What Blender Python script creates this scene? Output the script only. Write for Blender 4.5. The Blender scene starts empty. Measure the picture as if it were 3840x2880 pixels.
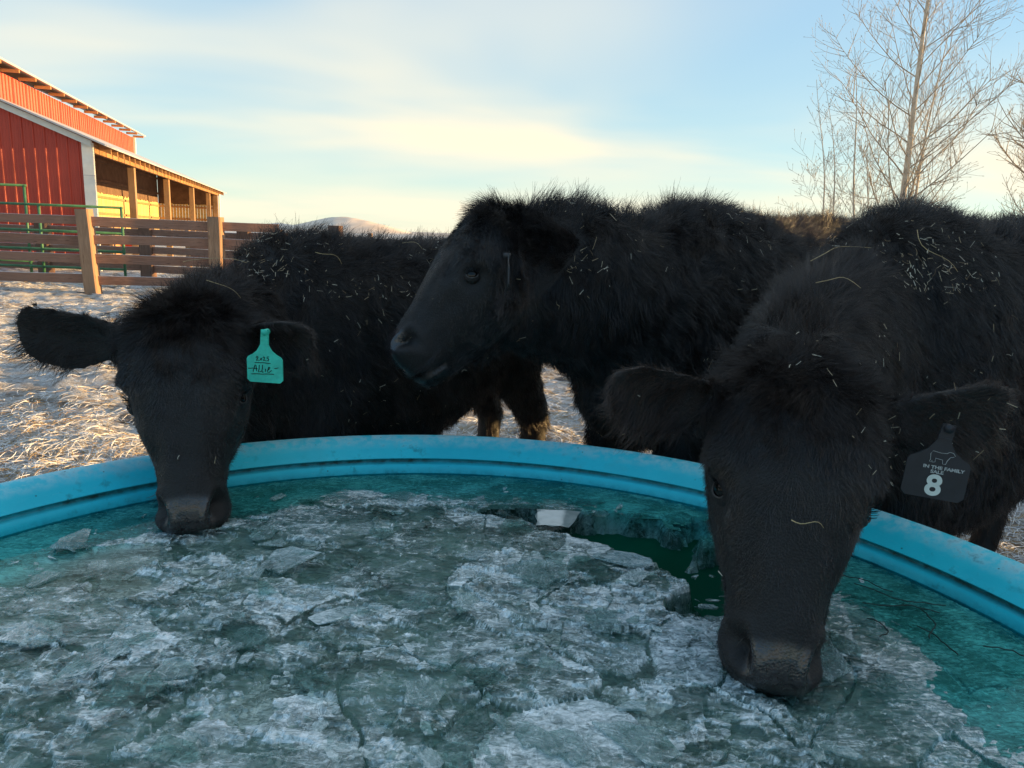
import bpy, bmesh, math, random
import numpy as np
from mathutils import Vector, Matrix

# ------------------------------------------------------------------ camera, sky, sun, exposure
scene = bpy.context.scene
R = math.radians
CAM_H = 1.17
cam_data = bpy.data.cameras.new("camera")
cam_data.sensor_width = 36.0
cam_data.lens = 730.0 / 1024.0 * 36.0
cam_data.clip_start = 0.02
cam_data.clip_end = 6000.0
cam = bpy.data.objects.new("camera", cam_data)
scene.collection.objects.link(cam)
cam.matrix_world = (Matrix.Translation((0, 0, CAM_H)) @ Matrix.Rotation(R(90 - 11.31), 4, 'X')
                    @ Matrix.Rotation(R(2.2), 4, 'Z'))
scene.camera = cam

SUN_EL, SUN_HEAD = 4.5, 8.0           # low winter sun off to the right, a little ahead
se, sh = R(SUN_EL), R(SUN_HEAD)
SUN = Vector((math.cos(sh) * math.cos(se), math.sin(sh) * math.cos(se), math.sin(se)))
sun_data = bpy.data.lights.new("sun", 'SUN')
sun_data.energy = 5.0
sun_data.angle = R(0.5)
sun_data.color = (1.0, 0.62, 0.24)
sun = bpy.data.objects.new("sun", sun_data)
scene.collection.objects.link(sun)
sun.rotation_euler = (-SUN).to_track_quat('-Z', 'Y').to_euler()

world = bpy.data.worlds.new("World")
scene.world = world
world.use_nodes = True
wn, wl = world.node_tree.nodes, world.node_tree.links
wn.clear()
w_out = wn.new('ShaderNodeOutputWorld')
w_bg = wn.new('ShaderNodeBackground')
w_bg.inputs['Strength'].default_value = 0.15
sky = wn.new('ShaderNodeTexSky')
sky.sky_type = 'NISHITA'
sky.sun_disc = False
sky.sun_elevation = se
sky.sun_rotation = R(90 - SUN_HEAD)
sky.altitude = 1500.0
sky.air_density = 1.0
sky.dust_density = 0.6
sky.ozone_density = 1.4
w_tc = wn.new('ShaderNodeTexCoord')
w_sep = wn.new('ShaderNodeSeparateXYZ')
wl.new(w_tc.outputs['Generated'], w_sep.inputs[0])
def wmath(op, a, b=None, clamp=False):
    n = wn.new('ShaderNodeMath'); n.operation = op; n.use_clamp = clamp
    for i, v in enumerate((a, b)):
        if v is None: continue
        if isinstance(v, (int, float)): n.inputs[i].default_value = v
        else: wl.new(v, n.inputs[i])
    return n.outputs[0]
zc = wmath('MAXIMUM', w_sep.outputs['Z'], 0.0)
den = wmath('ADD', zc, 0.16)
cx = wmath('DIVIDE', w_sep.outputs['X'], den)
cy = wmath('DIVIDE', w_sep.outputs['Y'], den)
w_comb = wn.new('ShaderNodeCombineXYZ')
wl.new(cx, w_comb.inputs[0]); wl.new(cy, w_comb.inputs[1])
w_map = wn.new('ShaderNodeMapping')
w_map.inputs['Location'].default_value = (9.45, 14.38, 0.0)
w_map.inputs['Rotation'].default_value = (0, 0, R(-25))
w_map.inputs['Scale'].default_value = (0.55, 1.0, 1.0)
wl.new(w_comb.outputs[0], w_map.inputs[0])
w_n1 = wn.new('ShaderNodeTexNoise')
w_n1.inputs['Scale'].default_value = 0.5
w_n1.inputs['Detail'].default_value = 4.0
w_n1.inputs['Roughness'].default_value = 0.42
w_n1.inputs['Distortion'].default_value = 0.5
wl.new(w_map.outputs[0], w_n1.inputs['Vector'])
w_r1 = wn.new('ShaderNodeValToRGB')
w_r1.color_ramp.interpolation = 'EASE'
w_r1.color_ramp.elements[0].position = 0.41
w_r1.color_ramp.elements[0].color = (0, 0, 0, 1)
w_r1.color_ramp.elements[1].position = 0.62
w_r1.color_ramp.elements[1].color = (1, 1, 1, 1)
wl.new(w_n1.outputs['Fac'], w_r1.inputs[0])
# thin high haze veils the whole dome
w_veil = wn.new('ShaderNodeMixRGB')
w_veil.inputs['Fac'].default_value = 0.74
w_el = wn.new('ShaderNodeValToRGB')       # pale towards the horizon, bluer overhead
w_el.color_ramp.elements[0].position = 0.0
w_el.color_ramp.elements[0].color = (1.9 / 4, 2.4 / 4, 2.15 / 4, 1)
w_el.color_ramp.elements[1].position = 0.36
w_el.color_ramp.elements[1].color = (0.72 / 4, 1.55 / 4, 2.50 / 4, 1)
wl.new(w_sep.outputs['Z'], w_el.inputs[0])
w_gain = wn.new('ShaderNodeVectorMath'); w_gain.operation = 'SCALE'
w_gain.inputs['Scale'].default_value = 4.0
wl.new(w_el.outputs[0], w_gain.inputs[0])
wl.new(w_gain.outputs[0], w_veil.inputs['Color2'])
wl.new(sky.outputs[0], w_veil.inputs['Color1'])
w_mix = wn.new('ShaderNodeMixRGB')
w_mix.inputs['Color2'].default_value = (2.95, 2.66, 2.02, 1)
wl.new(wmath('MULTIPLY', w_r1.outputs['Color'], 1.0), w_mix.inputs['Fac'])
wl.new(w_veil.outputs[0], w_mix.inputs['Color1'])
wl.new(w_mix.outputs[0], w_bg.inputs['Color'])
wl.new(w_bg.outputs[0], w_out.inputs['Surface'])

vs = scene.view_settings
vs.view_transform = 'Standard'
vs.look = 'None'
vs.exposure = 1.35
vs.gamma = 1.0
vs.use_curve_mapping = False
scene.cycles.use_denoising = True
scene.cycles.max_bounces = 6
scene.cycles.transparent_max_bounces = 12
scene.cycles.sample_clamp_indirect = 4.0
scene.cycles_curves.shape = 'RIBBONS'

# ------------------------------------------------------------------ helpers
COL = scene.collection
rng = np.random.default_rng(7)

def link(o, parent=None):
    COL.objects.link(o)
    if parent is not None:
        o.parent = parent
    return o

def tag(o, label=None, cat=None, group=None, kind=None):
    if label: o["label"] = label
    if cat: o["category"] = cat
    if group: o["group"] = group
    if kind: o["kind"] = kind
    return o

def empty(name, loc=(0, 0, 0), rz=0.0):
    o = bpy.data.objects.new(name, None)
    o.empty_display_size = 0.1
    o.location = loc
    o.rotation_euler = (0, 0, rz)
    return link(o)

def mesh_obj(name, verts, faces, mat=None, parent=None, smooth=False):
    me = bpy.data.meshes.new(name)
    me.from_pydata([tuple(map(float, v)) for v in verts], [], [tuple(map(int, f)) for f in faces])
    me.update()
    if smooth:
        me.polygons.foreach_set('use_smooth', [True] * len(me.polygons))
    o = bpy.data.objects.new(name, me)
    if mat: me.materials.append(mat)
    return link(o, parent)

def grid_mesh(name, V, nu, nv, mat=None, parent=None, smooth=True, keep=None):
    """V: (nu*nv,3); quad grid, fast path"""
    i = np.arange(nu - 1)[:, None] * nv + np.arange(nv - 1)[None, :]
    q = np.stack([i, i + nv, i + nv + 1, i + 1], -1).reshape(-1, 4)
    if keep is not None:
        q = q[keep[q].all(1)]
        used = np.unique(q); remap = np.zeros(len(V), int); remap[used] = np.arange(len(used))
        q = remap[q]; V = V[used]
    me = bpy.data.meshes.new(name)
    me.vertices.add(len(V)); me.vertices.foreach_set('co', V.astype(np.float32).ravel())
    me.loops.add(q.size); me.loops.foreach_set('vertex_index', q.astype(np.int32).ravel())
    me.polygons.add(len(q))
    me.polygons.foreach_set('loop_start', np.arange(len(q), dtype=np.int32) * 4)
    me.update(calc_edges=True)
    me.polygons.foreach_set('use_smooth', np.full(len(q), smooth))
    me.validate()
    if mat: me.materials.append(mat)
    o = bpy.data.objects.new(name, me)
    link(o, parent)
    return (o, used) if keep is not None else o

class MB:
    def __init__(self): self.v = []; self.f = []
    def add(self, verts, faces):
        b = len(self.v); self.v += [tuple(v) for v in verts]; self.f += [tuple(b + i for i in f) for f in faces]
        return self
    def box(self, c, s, rz=0.0, rx=0.0, ry=0.0):
        M = Matrix.Rotation(rz, 3, 'Z') @ Matrix.Rotation(ry, 3, 'Y') @ Matrix.Rotation(rx, 3, 'X')
        vs_ = []
        for z in (-.5, .5):
            for x, y in ((-.5, -.5), (.5, -.5), (.5, .5), (-.5, .5)):
                p = M @ Vector((x * s[0], y * s[1], z * s[2])); vs_.append((p.x + c[0], p.y + c[1], p.z + c[2]))
        return self.add(vs_, [(3, 2, 1, 0), (4, 5, 6, 7), (0, 1, 5, 4), (1, 2, 6, 5), (2, 3, 7, 6), (3, 0, 4, 7)])
    def bbox(self, c, s, b=0.006, rz=0.0, jit=0.0):
        """box with chamfered long edges along its longest axis and slightly uneven section"""
        ax = int(np.argmax(s)); o = [i for i in range(3) if i != ax]
        n = 5
        ring = [(-.5, -.5), (.5, -.5), (.5, .5), (-.5, .5)]
        sec = []
        for k in range(4):
            a, bb = ring[k]
            for dx, dy in (((b, 0), (0, b)) if k in (0, 2) else ((0, b), (b, 0))):
                pass
        cs = []
        hx, hy = s[o[0]] / 2, s[o[1]] / 2
        cs = [(-hx + b, -hy), (hx - b, -hy), (hx, -hy + b), (hx, hy - b), (hx - b, hy), (-hx + b, hy), (-hx, hy - b), (-hx, -hy + b)]
        vs_ = []; fs = []
        for i in range(n):
            t = -s[ax] / 2 + s[ax] * i / (n - 1)
            j0, j1 = random.uniform(-jit, jit), random.uniform(-jit, jit)
            for (p, q) in cs:
                v = [0, 0, 0]; v[ax] = t; v[o[0]] = p + j0; v[o[1]] = q + j1
                x, y = v[0] * math.cos(rz) - v[1] * math.sin(rz), v[0] * math.sin(rz) + v[1] * math.cos(rz)
                vs_.append((x + c[0], y + c[1], v[2] + c[2]))
            if i:
                a0 = (i - 1) * 8; a1 = i * 8
                for k in range(8):
                    fs.append((a0 + k, a0 + (k + 1) % 8, a1 + (k + 1) % 8, a1 + k))
        fs.append(tuple(range(7, -1, -1))); fs.append(tuple((n - 1) * 8 + k for k in range(8)))
        return self.add(vs_, fs)
    def tube(self, pts, rad, n=8, cap=True):
        pts = [Vector(p) for p in pts]
        rad = list(rad) if hasattr(rad, '__len__') else [rad] * len(pts)
        vs_ = []; fs = []
        ref = None
        for i, p in enumerate(pts):
            t = (pts[min(i + 1, len(pts) - 1)] - pts[max(i - 1, 0)])
            if t.length < 1e-9: t = Vector((0, 0, 1))
            t.normalize()
            if ref is None or abs(ref.dot(t)) > .95:
                ref = Vector((0, 0, 1)) if abs(t.z) < .9 else Vector((1, 0, 0))
            a = t.cross(ref).normalized(); b = t.cross(a).normalized(); ref = -b if b.dot(ref) < 0 else b
            for k in range(n):
                w = 2 * math.pi * k / n
                q = p + (a * math.cos(w) + b * math.sin(w)) * rad[i]; vs_.append(tuple(q))
            if i:
                a0 = (i - 1) * n; a1 = i * n
                for k in range(n): fs.append((a0 + k, a0 + (k + 1) % n, a1 + (k + 1) % n, a1 + k))
        if cap:
            fs.append(tuple(range(n - 1, -1, -1))); fs.append(tuple((len(pts) - 1) * n + k for k in range(n)))
        return self.add(vs_, fs)
    def prism(self, poly, y0, y1):
        """poly of (x,z) extruded along y"""
        n = len(poly)
        vs_ = [(x, y0, z) for x, z in poly] + [(x, y1, z) for x, z in poly]
        fs = [tuple(range(n)), tuple(range(2 * n - 1, n - 1, -1))] + [(i, i + n, (i + 1) % n + n, (i + 1) % n) for i in range(n)]
        return self.add(vs_, fs)
    def build(self, name, mat, parent=None, smooth=False):
        return mesh_obj(name, self.v, self.f, mat, parent, smooth)

def vnoise(P, freq, seed=0, octaves=3):
    """cheap smooth pseudo-noise from random sines, about -1..1"""
    r = np.random.default_rng(seed); out = np.zeros(len(P)); amp = 1.0; tot = 0
    for o in range(octaves):
        for k in range(5):
            d = r.normal(size=P.shape[1]); d /= np.linalg.norm(d)
            out += amp * np.sin(P @ d * freq * r.uniform(.7, 1.4) * 2 + r.uniform(0, 6.28)) / 2.2
        tot += amp; amp *= .5; freq *= 2.1
    return out / tot

def sstep(a, b, x):
    t = np.clip((x - a) / (b - a), 0, 1); return t * t * (3 - 2 * t)

# ------------------------------------------------------------------ materials
class NT:
    def __init__(self, name):
        self.m = bpy.data.materials.new(name); self.m.use_nodes = True
        self.n = self.m.node_tree.nodes; self.l = self.m.node_tree.links
        self.bsdf = self.n['Principled BSDF']; self.out = self.n['Material Output']
        self._co = None
    def co(self):
        if self._co is None:
            self._co = self.n.new('ShaderNodeTexCoord')
        return self._co.outputs['Object']
    def put(self, sock, v):
        if isinstance(v, (int, float)): sock.default_value = v
        elif isinstance(v, (tuple, list)): sock.default_value = tuple(v) + ((1,) if len(v) == 3 and sock.type == 'RGBA' else ())
        else: self.l.new(v, sock)
    def set(self, **kw):
        names = dict(color='Base Color', rough='Roughness', spec='Specular IOR Level', metal='Metallic', normal='Normal', ior='IOR', alpha='Alpha', coat='Coat Weight', sheen='Sheen Weight', trans='Transmission Weight')
        for k, v in kw.items(): self.put(self.bsdf.inputs[names[k]], v)
        return self
    def mapping(self, scale=(1, 1, 1), rot=(0, 0, 0), vec=None):
        m = self.n.new('ShaderNodeMapping'); m.inputs['Scale'].default_value = scale; m.inputs['Rotation'].default_value = rot
        self.l.new(vec or self.co(), m.inputs[0]); return m.outputs[0]
    def noise(self, scale=5, detail=4, rough=.5, vec=None, dist=0.0):
        t = self.n.new('ShaderNodeTexNoise'); t.inputs['Scale'].default_value = scale; t.inputs['Detail'].default_value = detail
        t.inputs['Roughness'].default_value = rough; t.inputs['Distortion'].default_value = dist
        self.l.new(vec or self.co(), t.inputs['Vector']); return t.outputs['Fac']
    def voro(self, scale=5, feature='F1', vec=None):
        t = self.n.new('ShaderNodeTexVoronoi'); t.inputs['Scale'].default_value = scale; t.feature = feature
        self.l.new(vec or self.co(), t.inputs['Vector']); return t.outputs['Distance']
    def ramp(self, fac, stops):
        r = self.n.new('ShaderNodeValToRGB'); e = r.color_ramp.elements
        while len(e) < len(stops): e.new(.5)
        for i, (p, c) in enumerate(stops):
            e[i].position = p; c = (c, c, c) if isinstance(c, (int, float)) else c
            e[i].color = (*c, 1)
        self.l.new(fac, r.inputs[0]); return r.outputs[0]
    def mix(self, fac, a, b, mode='MIX'):
        m = self.n.new('ShaderNodeMixRGB'); m.blend_type = mode
        self.put(m.inputs['Fac'], fac); self.put(m.inputs['Color1'], a); self.put(m.inputs['Color2'], b); return m.outputs[0]
    def math(self, op, a, b=0.0, clamp=False):
        m = self.n.new('ShaderNodeMath'); m.operation = op; m.use_clamp = clamp
        self.put(m.inputs[0], a); self.put(m.inputs[1], b); return m.outputs[0]
    def bump(self, h, strength=.3, dist=.01, normal=None):
        b = self.n.new('ShaderNodeBump'); b.inputs['Strength'].default_value = strength; b.inputs['Distance'].default_value = dist
        self.l.new(h, b.inputs['Height'])
        if normal is not None: self.l.new(normal, b.inputs['Normal'])
        return b.outputs[0]
    def attr(self, name, out='Fac'):
        a = self.n.new('ShaderNodeAttribute'); a.attribute_name = name; return a.outputs[out]
    def objrand(self):
        return self.n.new('ShaderNodeObjectInfo').outputs['Random']
    def hairrand(self):
        return self.n.new('ShaderNodeHairInfo').outputs['Random']
    def shader_mix(self, fac, a, b):
        m = self.n.new('ShaderNodeMixShader'); self.put(m.inputs[0], fac); self.l.new(a, m.inputs[1]); self.l.new(b, m.inputs[2]); return m.outputs[0]

def wood_mat(name, c1, c2, c3, axis='X', frost=0.0):
    t = NT(name)
    sc = {'X': (1.2, 22, 22), 'Z': (22, 22, 1.2), 'Y': (22, 1.2, 22)}[axis]
    g = t.noise(2.2, 6, .65, t.mapping(sc), 1.5)
    big = t.noise(1.7, 3, .5)
    col = t.ramp(g, [(.28, c1), (.5, c2), (.72, c3)])
    col = t.mix(t.ramp(big, [(.35, 0.0), (.7, .6)]), col, tuple(x * .45 for x in c2))
    kn = t.voro(3.2, 'F1', t.mapping({'X': (1, 6, 6), 'Z': (6, 6, 1), 'Y': (6, 1, 6)}[axis]))
    col = t.mix(t.ramp(kn, [(.06, .85), (.16, 0.0)]), col, tuple(x * .35 for x in c1))
    gr = t.noise(.7, 4, .6)
    col = t.mix(t.ramp(gr, [(.45, 0.0), (.7, .45)]), col, (.20, .18, .165))
    r = t.objrand()
    col = t.mix(t.math('MULTIPLY', r, .35), col, c3)
    if frost:
        geo = t.n.new('ShaderNodeNewGeometry'); sp = t.n.new('ShaderNodeSeparateXYZ'); t.l.new(geo.outputs['Normal'], sp.inputs[0])
        up = t.ramp(sp.outputs['Z'], [(.55, 0.0), (.85, frost)])
        col = t.mix(up, col, (.72, .74, .76))
    t.set(color=col, rough=.85, spec=.2, normal=t.bump(g, .5, .004))
    return t.m

M = {}
M['fence'] = wood_mat('fence_wood', (.13, .062, .042), (.27, .140, .095), (.40, .23, .16), 'X', .9)
M['fence_z'] = wood_mat('fence_post_wood', (.15, .085, .05), (.31, .18, .105), (.48, .30, .19), 'Z', .7)
M['dark_post'] = wood_mat('old_post_wood', (.07, .04, .03), (.15, .085, .06), (.24, .14, .10), 'Z', .5)
M['lumber'] = wood_mat('lumber', (.28, .13, .05), (.45, .23, .10), (.58, .34, .16), 'Y')
M['lumber_z'] = wood_mat('lumber_upright', (.22, .13, .07), (.36, .22, .12), (.50, .33, .19), 'Z')
M['board'] = wood_mat('pale_board', (.45, .30, .10), (.70, .50, .20), (.80, .62, .30), 'Z')

def red_metal():
    t = NT('red_painted_metal')
    n = t.noise(.9, 4, .55); f = t.noise(14, 3, .6, t.mapping((6, 6, .25)))
    col = t.ramp(n, [(.3, (.46, .050, .026)), (.7, (.60, .070, .034))])
    col = t.mix(t.ramp(f, [(.45, 0.0), (.8, .35)]), col, (.32, .026, .018))
    t.set(color=col, rough=.42, spec=.4, normal=t.bump(f, .12, .002)); return t.m
M['red'] = red_metal()
def simple(name, c, rough=.6, spec=.3, var=.25, scale=6, metal=0.0, bump=.1):
    t = NT(name); n = t.noise(scale, 5, .6)
    col = t.ramp(n, [(.3, tuple(x * (1 - var) for x in c)), (.7, tuple(min(1, x * (1 + var)) for x in c))])
    t.set(color=col, rough=rough, spec=spec, metal=metal, normal=t.bump(n, bump, .003)); return t.m
M['white'] = simple('weathered_white_trim', (.80, .77, .68), .6, .3, .12, 3)
M['roof'] = simple('grey_roof_metal', (.45, .45, .46), .4, .4, .15, 2)
M['green'] = simple('green_tube_paint', (.055, .16, .075), .45, .4, .3, 9)
M['shadewood'] = simple('shaded_interior_boards', (.16, .10, .07), .85, .2, .3, 3)  # dark tone stands in for shade under the lean-to eave
M['hill'] = simple('winter_hill_grass', (.68, .58, .50), .95, .1, .25, .02)
# ------------------------------------------------------------------ ground
def ground_height(x, y):
    P = np.stack([x, y], 1)
    d = np.hypot(x, y)
    h = .040 * vnoise(P, 1.1, 1, 3) + .030 * vnoise(P, 5.0, 2, 3)
    hum = vnoise(P, .55, 5, 2)
    h += .05 * np.clip(hum, 0, 1)
    h *= 1 - sstep(25, 60, d)
    rt = np.hypot(x + .123, y - .871)
    return h * sstep(1.15, 2.2, rt) - .03

def expand(a, lo, hi, n):
    left = a[0] - np.geomspace(.2, a[0] - lo, n)[::-1]
    right = a[-1] + np.geomspace(.2, hi - a[-1], n)
    return np.concatenate([left, a, right])
gx = expand(np.arange(-12, 6.01, .06), -3000, 3000, 34)
gy = expand(np.arange(1.6, 14.01, .05), -3000, 3000, 34)
GX, GY = np.meshgrid(gx, gy, indexing='ij')
GZ = ground_height(GX.ravel(), GY.ravel())
def ground_mat():
    t = NT('frosted_straw_ground')
    n1 = t.noise(.8, 5, .6); n2 = t.noise(9, 6, .65, None, .6); n3 = t.noise(45, 5, .7, t.mapping((1, 2.6, 1)), 1.5)
    n4 = t.noise(2.4, 4, .6)
    soil = t.ramp(n3, [(.25, (.085, .056, .038)), (.5, (.22, .155, .10)), (.75, (.38, .29, .19))])
    straw = t.ramp(n3, [(.3, (.40, .24, .10)), (.65, (.74, .52, .26))])
    col = t.mix(t.ramp(n1, [(.46, 0.0), (.58, .9)]), soil, straw)
    dung = t.noise(1.9, 5, .6, None, .8)
    bare = t.ramp(dung, [(.56, 0.0), (.64, 1.0)])
    col = t.mix(bare, col, (.055, .036, .024))
    fr = t.math('MULTIPLY', t.ramp(n2, [(.30, .12), (.52, 1.0)]), t.ramp(n3, [(.32, .15), (.54, 1.0)]))
    fr = t.math('MULTIPLY', fr, t.ramp(n4, [(.28, .5), (.5, 1.0)]))
    fr = t.math('MULTIPLY', fr, t.math('SUBTRACT', 1.0, t.math('MULTIPLY', bare, .7)))
    col = t.mix(fr, col, (.80, .82, .86))
    hgt = t.math('ADD', t.math('MULTIPLY', n2, .6), n3)
    t.set(color=col, rough=.9, spec=.15, normal=t.bump(hgt, 1.0, .035))
    return t.m
M['ground'] = ground_mat()
ground = grid_mesh('ground', np.stack([GX.ravel(), GY.ravel(), GZ], 1), len(gx), len(gy), M['ground'])
tag(ground, kind='structure')

# ------------------------------------------------------------------ strands (straw, fur) as curve objects
def strands(name, P, r0, r1, mat, parent=None, tint=None):
    """P: (n,k,3) points; r0/r1 root and tip radius (scalars or per-strand)"""
    n, k, _ = P.shape
    hc = bpy.data.hair_curves.new(name)
    hc.add_curves([k] * n)
    hc.points.foreach_set('position', P.astype(np.float32).ravel())
    r0 = np.broadcast_to(np.asarray(r0, float), (n,)); r1 = np.broadcast_to(np.asarray(r1, float), (n,))
    t = np.linspace(0, 1, k)[None, :] ** 1.3
    rad = (r0[:, None] * (1 - t) + r1[:, None] * t).astype(np.float32)
    a = hc.attributes.get('radius') or hc.attributes.new('radius', 'FLOAT', 'POINT')
    a.data.foreach_set('value', rad.ravel())
    if tint is not None:
        a = hc.attributes.new('tint', 'FLOAT', 'CURVE'); a.data.foreach_set('value', tint.astype(np.float32))
    hc.materials.append(mat)
    o = bpy.data.objects.new(name, hc)
    return link(o, parent)

def straw_mat():
    t = NT('frosty_straw')
    r = t.hairrand()
    col = t.ramp(r, [(0.0, (.16, .10, .055)), (.2, (.36, .25, .13)), (.34, (.52, .38, .20)), (.42, (.66, .63, .58)), (.62, (.84, .86, .90))])
    t.set(color=col, rough=.75, spec=.2); return t.m
M['straw'] = straw_mat()
def lay_straw():
    n = 95000
    y = 1.9 * (15.0 / 1.9) ** rng.random(n)
    x = (rng.random(n) * 1.62 - .86) * y
    keep = np.hypot(x + .123, y - .871) > 1.24
    x, y = x[keep], y[keep]; n = len(x)
    patch = vnoise(np.stack([x, y], 1), .9, 11, 3)
    keep = rng.random(n) < np.clip(.55 + .5 * patch, .12, 1)
    x, y = x[keep], y[keep]; n = len(x)
    z = ground_height(x, y)
    ang = rng.random(n) * 6.283; ln = rng.uniform(.03, .11, n) * (1 + y * .05)
    k = 5; t = np.linspace(-.5, .5, k)
    curl = rng.normal(0, .9, n)
    A = ang[:, None] + curl[:, None] * t[None, :]
    dx = np.cos(A) * ln[:, None] / (k - 1); dy = np.sin(A) * ln[:, None] / (k - 1)
    X = x[:, None] + np.cumsum(dx, 1); Y = y[:, None] + np.cumsum(dy, 1)
    arch = (1 - (2 * t) ** 2)[None, :] * rng.uniform(0, .012, n)[:, None]
    tilt = rng.normal(0, .05, n)[:, None] * t[None, :] * ln[:, None]
    Z = ground_height(X.ravel(), Y.ravel()).reshape(X.shape) + .006 + arch + tilt
    o = strands('straw_litter', np.stack([X, Y, Z], 2), rng.uniform(.0006, .0016, n) * (1 + y * .06), .0005, M['straw'])
    tag(o, 'frosty trampled straw strewn over the corral ground', 'straw', kind='stuff')
lay_straw()

# ------------------------------------------------------------------ hills on the horizon
def hill(name, cx, cy, prof_w, hgt, seed):
    n, m = 90, 30
    u = np.linspace(-1, 1, n); v = np.linspace(-1, 1, m)
    U, Vv = np.meshgrid(u, v, indexing='ij')
    sh_ = np.clip(1 - U ** 2, 0, 1) ** 1.5 * np.clip(1 - Vv ** 2, 0, 1) ** 1.3
    P = np.stack([U.ravel() * 3, Vv.ravel() * 3], 1)
    z = hgt * sh_.ravel() * (1 + .12 * vnoise(P, 1.0, seed, 3)) - .5
    o = grid_mesh(name, np.stack([cx + U.ravel() * prof_w, cy + Vv.ravel() * prof_w * 1.2, z], 1), n, m, M['hill'])
    tag(o, kind='structure'); return o
hill('hill', -177, 780, 78, 15.5, 3)
hill('hill', -255, 800, 50, 7.5, 4)
hill('hill', -90, 1000, 330, 4.5, 6)

# ------------------------------------------------------------------ barn with open lean-to
BARN = empty('red_barn', (-10.2, 18.0, 0), math.asin(.25628))
tag(BARN, 'red ribbed metal barn with white trim and an open timber lean-to', 'barn')
def ribbed(name, x0, x1, ztop, zbot, y, mat, parent, axis='x', pitch=.23, proud=.022, big=1):
    """ribbed sheet: axis x -> in plane y, spans x0..x1; axis y -> in plane x=y, spans along y.  ztop(s), zbot(s) callables"""
    prof = []
    s = x0
    while s < x1 - 1e-6:
        e = min(s + pitch, x1)
        for ds, h in ((0, 0), (.012, 1), (.042, 1), (.056, 0), (.100, 0), (.106, .22), (.118, .22), (.124, 0), (.165, 0), (.171, .22), (.183, .22), (.189, 0)):
            if s + ds < x1: prof.append((s + ds, h * proud))
        s = e
    prof.append((x1, 0))
    vs_, fs = [], []
    for i, (a, h) in enumerate(prof):
        for z in (zbot(a), ztop(a)):
            vs_.append((a, y - h, z) if axis == 'x' else (y + h, a, z))
        if i:
            q = (2 * i - 2, 2 * i, 2 * i + 1, 2 * i - 1)
            fs.append(q)
    return mesh_obj(name, vs_, fs, mat, parent)
rake = lambda x: 3.06 - .405 * x
# end wall that faces the corral, built as sheets one metre wide
xs = [-7.2 + .92 * i for i in range(8)]
for i, a in enumerate(xs):
    b = min(a + .92, -.16)
    ribbed('wall_sheet', a, b, lambda x: rake(x) - .10, lambda x: .05, -.002 * (i % 2), M['red'], BARN)
MB().box((-.06, -.02, 1.5), (.24, .10, 3.0)).build('corner_trim', M['white'], BARN)
MB().box((-.06, -.022, 2.25), (.25, .11, .012)).build('trim_joint', M['roof'], BARN)
MB().prism([(.05, rake(.05) - .14), (.05, rake(.05) + .0), (-7.3, rake(-7.3)), (-7.3, rake(-7.3) - .14)], -.16, -.06).build('rake_trim', M['white'], BARN)
MB().prism([(.38, rake(.38) + .02), (.38, rake(.38) + .06), (-3.0, rake(-3) + .06), (-3.0, rake(-3) + .02)], -.30, 23.2).build('lean_to_roof', M['roof'], BARN)
# main side wall above the lean-to
for i in range(19):
    s0 = -.4 + i * .985
    ribbed('upper_wall_sheet', s0, s0 + .985, lambda s: 5.03, lambda s: 4.2, -3.05 + .003 * (i % 2), M['red'], BARN, axis='y')
MB().box((-3.02, 18.38, 4.64), (.16, .14, .84)).build('upper_corner_trim', M['white'], BARN)
MB().prism([(-2.55, 5.13), (-2.55, 5.18), (-9.0, 7.7), (-9.0, 7.65)], -.6, 18.7).build('main_roof', M['roof'], BARN)
MB().prism([(-15.45, 5.13), (-15.45, 5.18), (-9.004, 7.7), (-9.004, 7.65)], -.6, 18.7).build('main_roof', M['roof'], BARN)
MB().prism([(-3.06, 4.95), (-9, 7.4), (-14.9, 4.95), (-14.9, 0), (-7.3, 0), (-7.3, 4.0), (-3.06, 4.0)], .3, .4).build('gable_wall', M['red'], BARN)
MB().prism([(-3.06, 4.95), (-9, 7.4), (-14.9, 4.95), (-14.9, 0), (-3.06, 0)], 18.1, 18.2).build('gable_wall', M['red'], BARN)
MB().box((-14.95, 9.2, 2.5), (.1, 18.0, 5.0)).build('far_side_wall', M['red'], BARN)
for i in range(16):
    MB().box((-2.80, .05 + i * 1.22, 5.085), (.44, .07, .085)).build('rafter_tail', M['lumber'], BARN)
# lean-to frame
MB().box((-.02, 11.55, 2.90), (.09, 22.7, .22)).build('beam', M['lumber'], BARN)
for i in range(37):
    s_ = .55 + i * .61
    MB().prism([(.30, rake(.30) - .14), (.30, rake(.30) + .015), (-2.95, rake(-2.95) + .015), (-2.95, rake(-2.95) - .14)], s_, s_ + .05).build('rafter', M['lumber'], BARN)
for s_ in (4.6, 9.8, 15.25, 20.2):
    MB().bbox((-.16, s_, 1.40), (.19, .19, 2.8), .01).build('post', M['lumber_z'], BARN)
MB().bbox((-.12, 22.6, 1.42), (.22, .22, 2.84), .01).build('post', M['lumber_z'], BARN)
MB().box((.06, 22.72, 1.42), (.05, .26, 2.9)).build('corner_trim', M['white'], BARN)
MB().box((-1.6, 1.2, 1.35), (.16, .16, 3.2)).build('post', M['lumber_z'], BARN)
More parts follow.
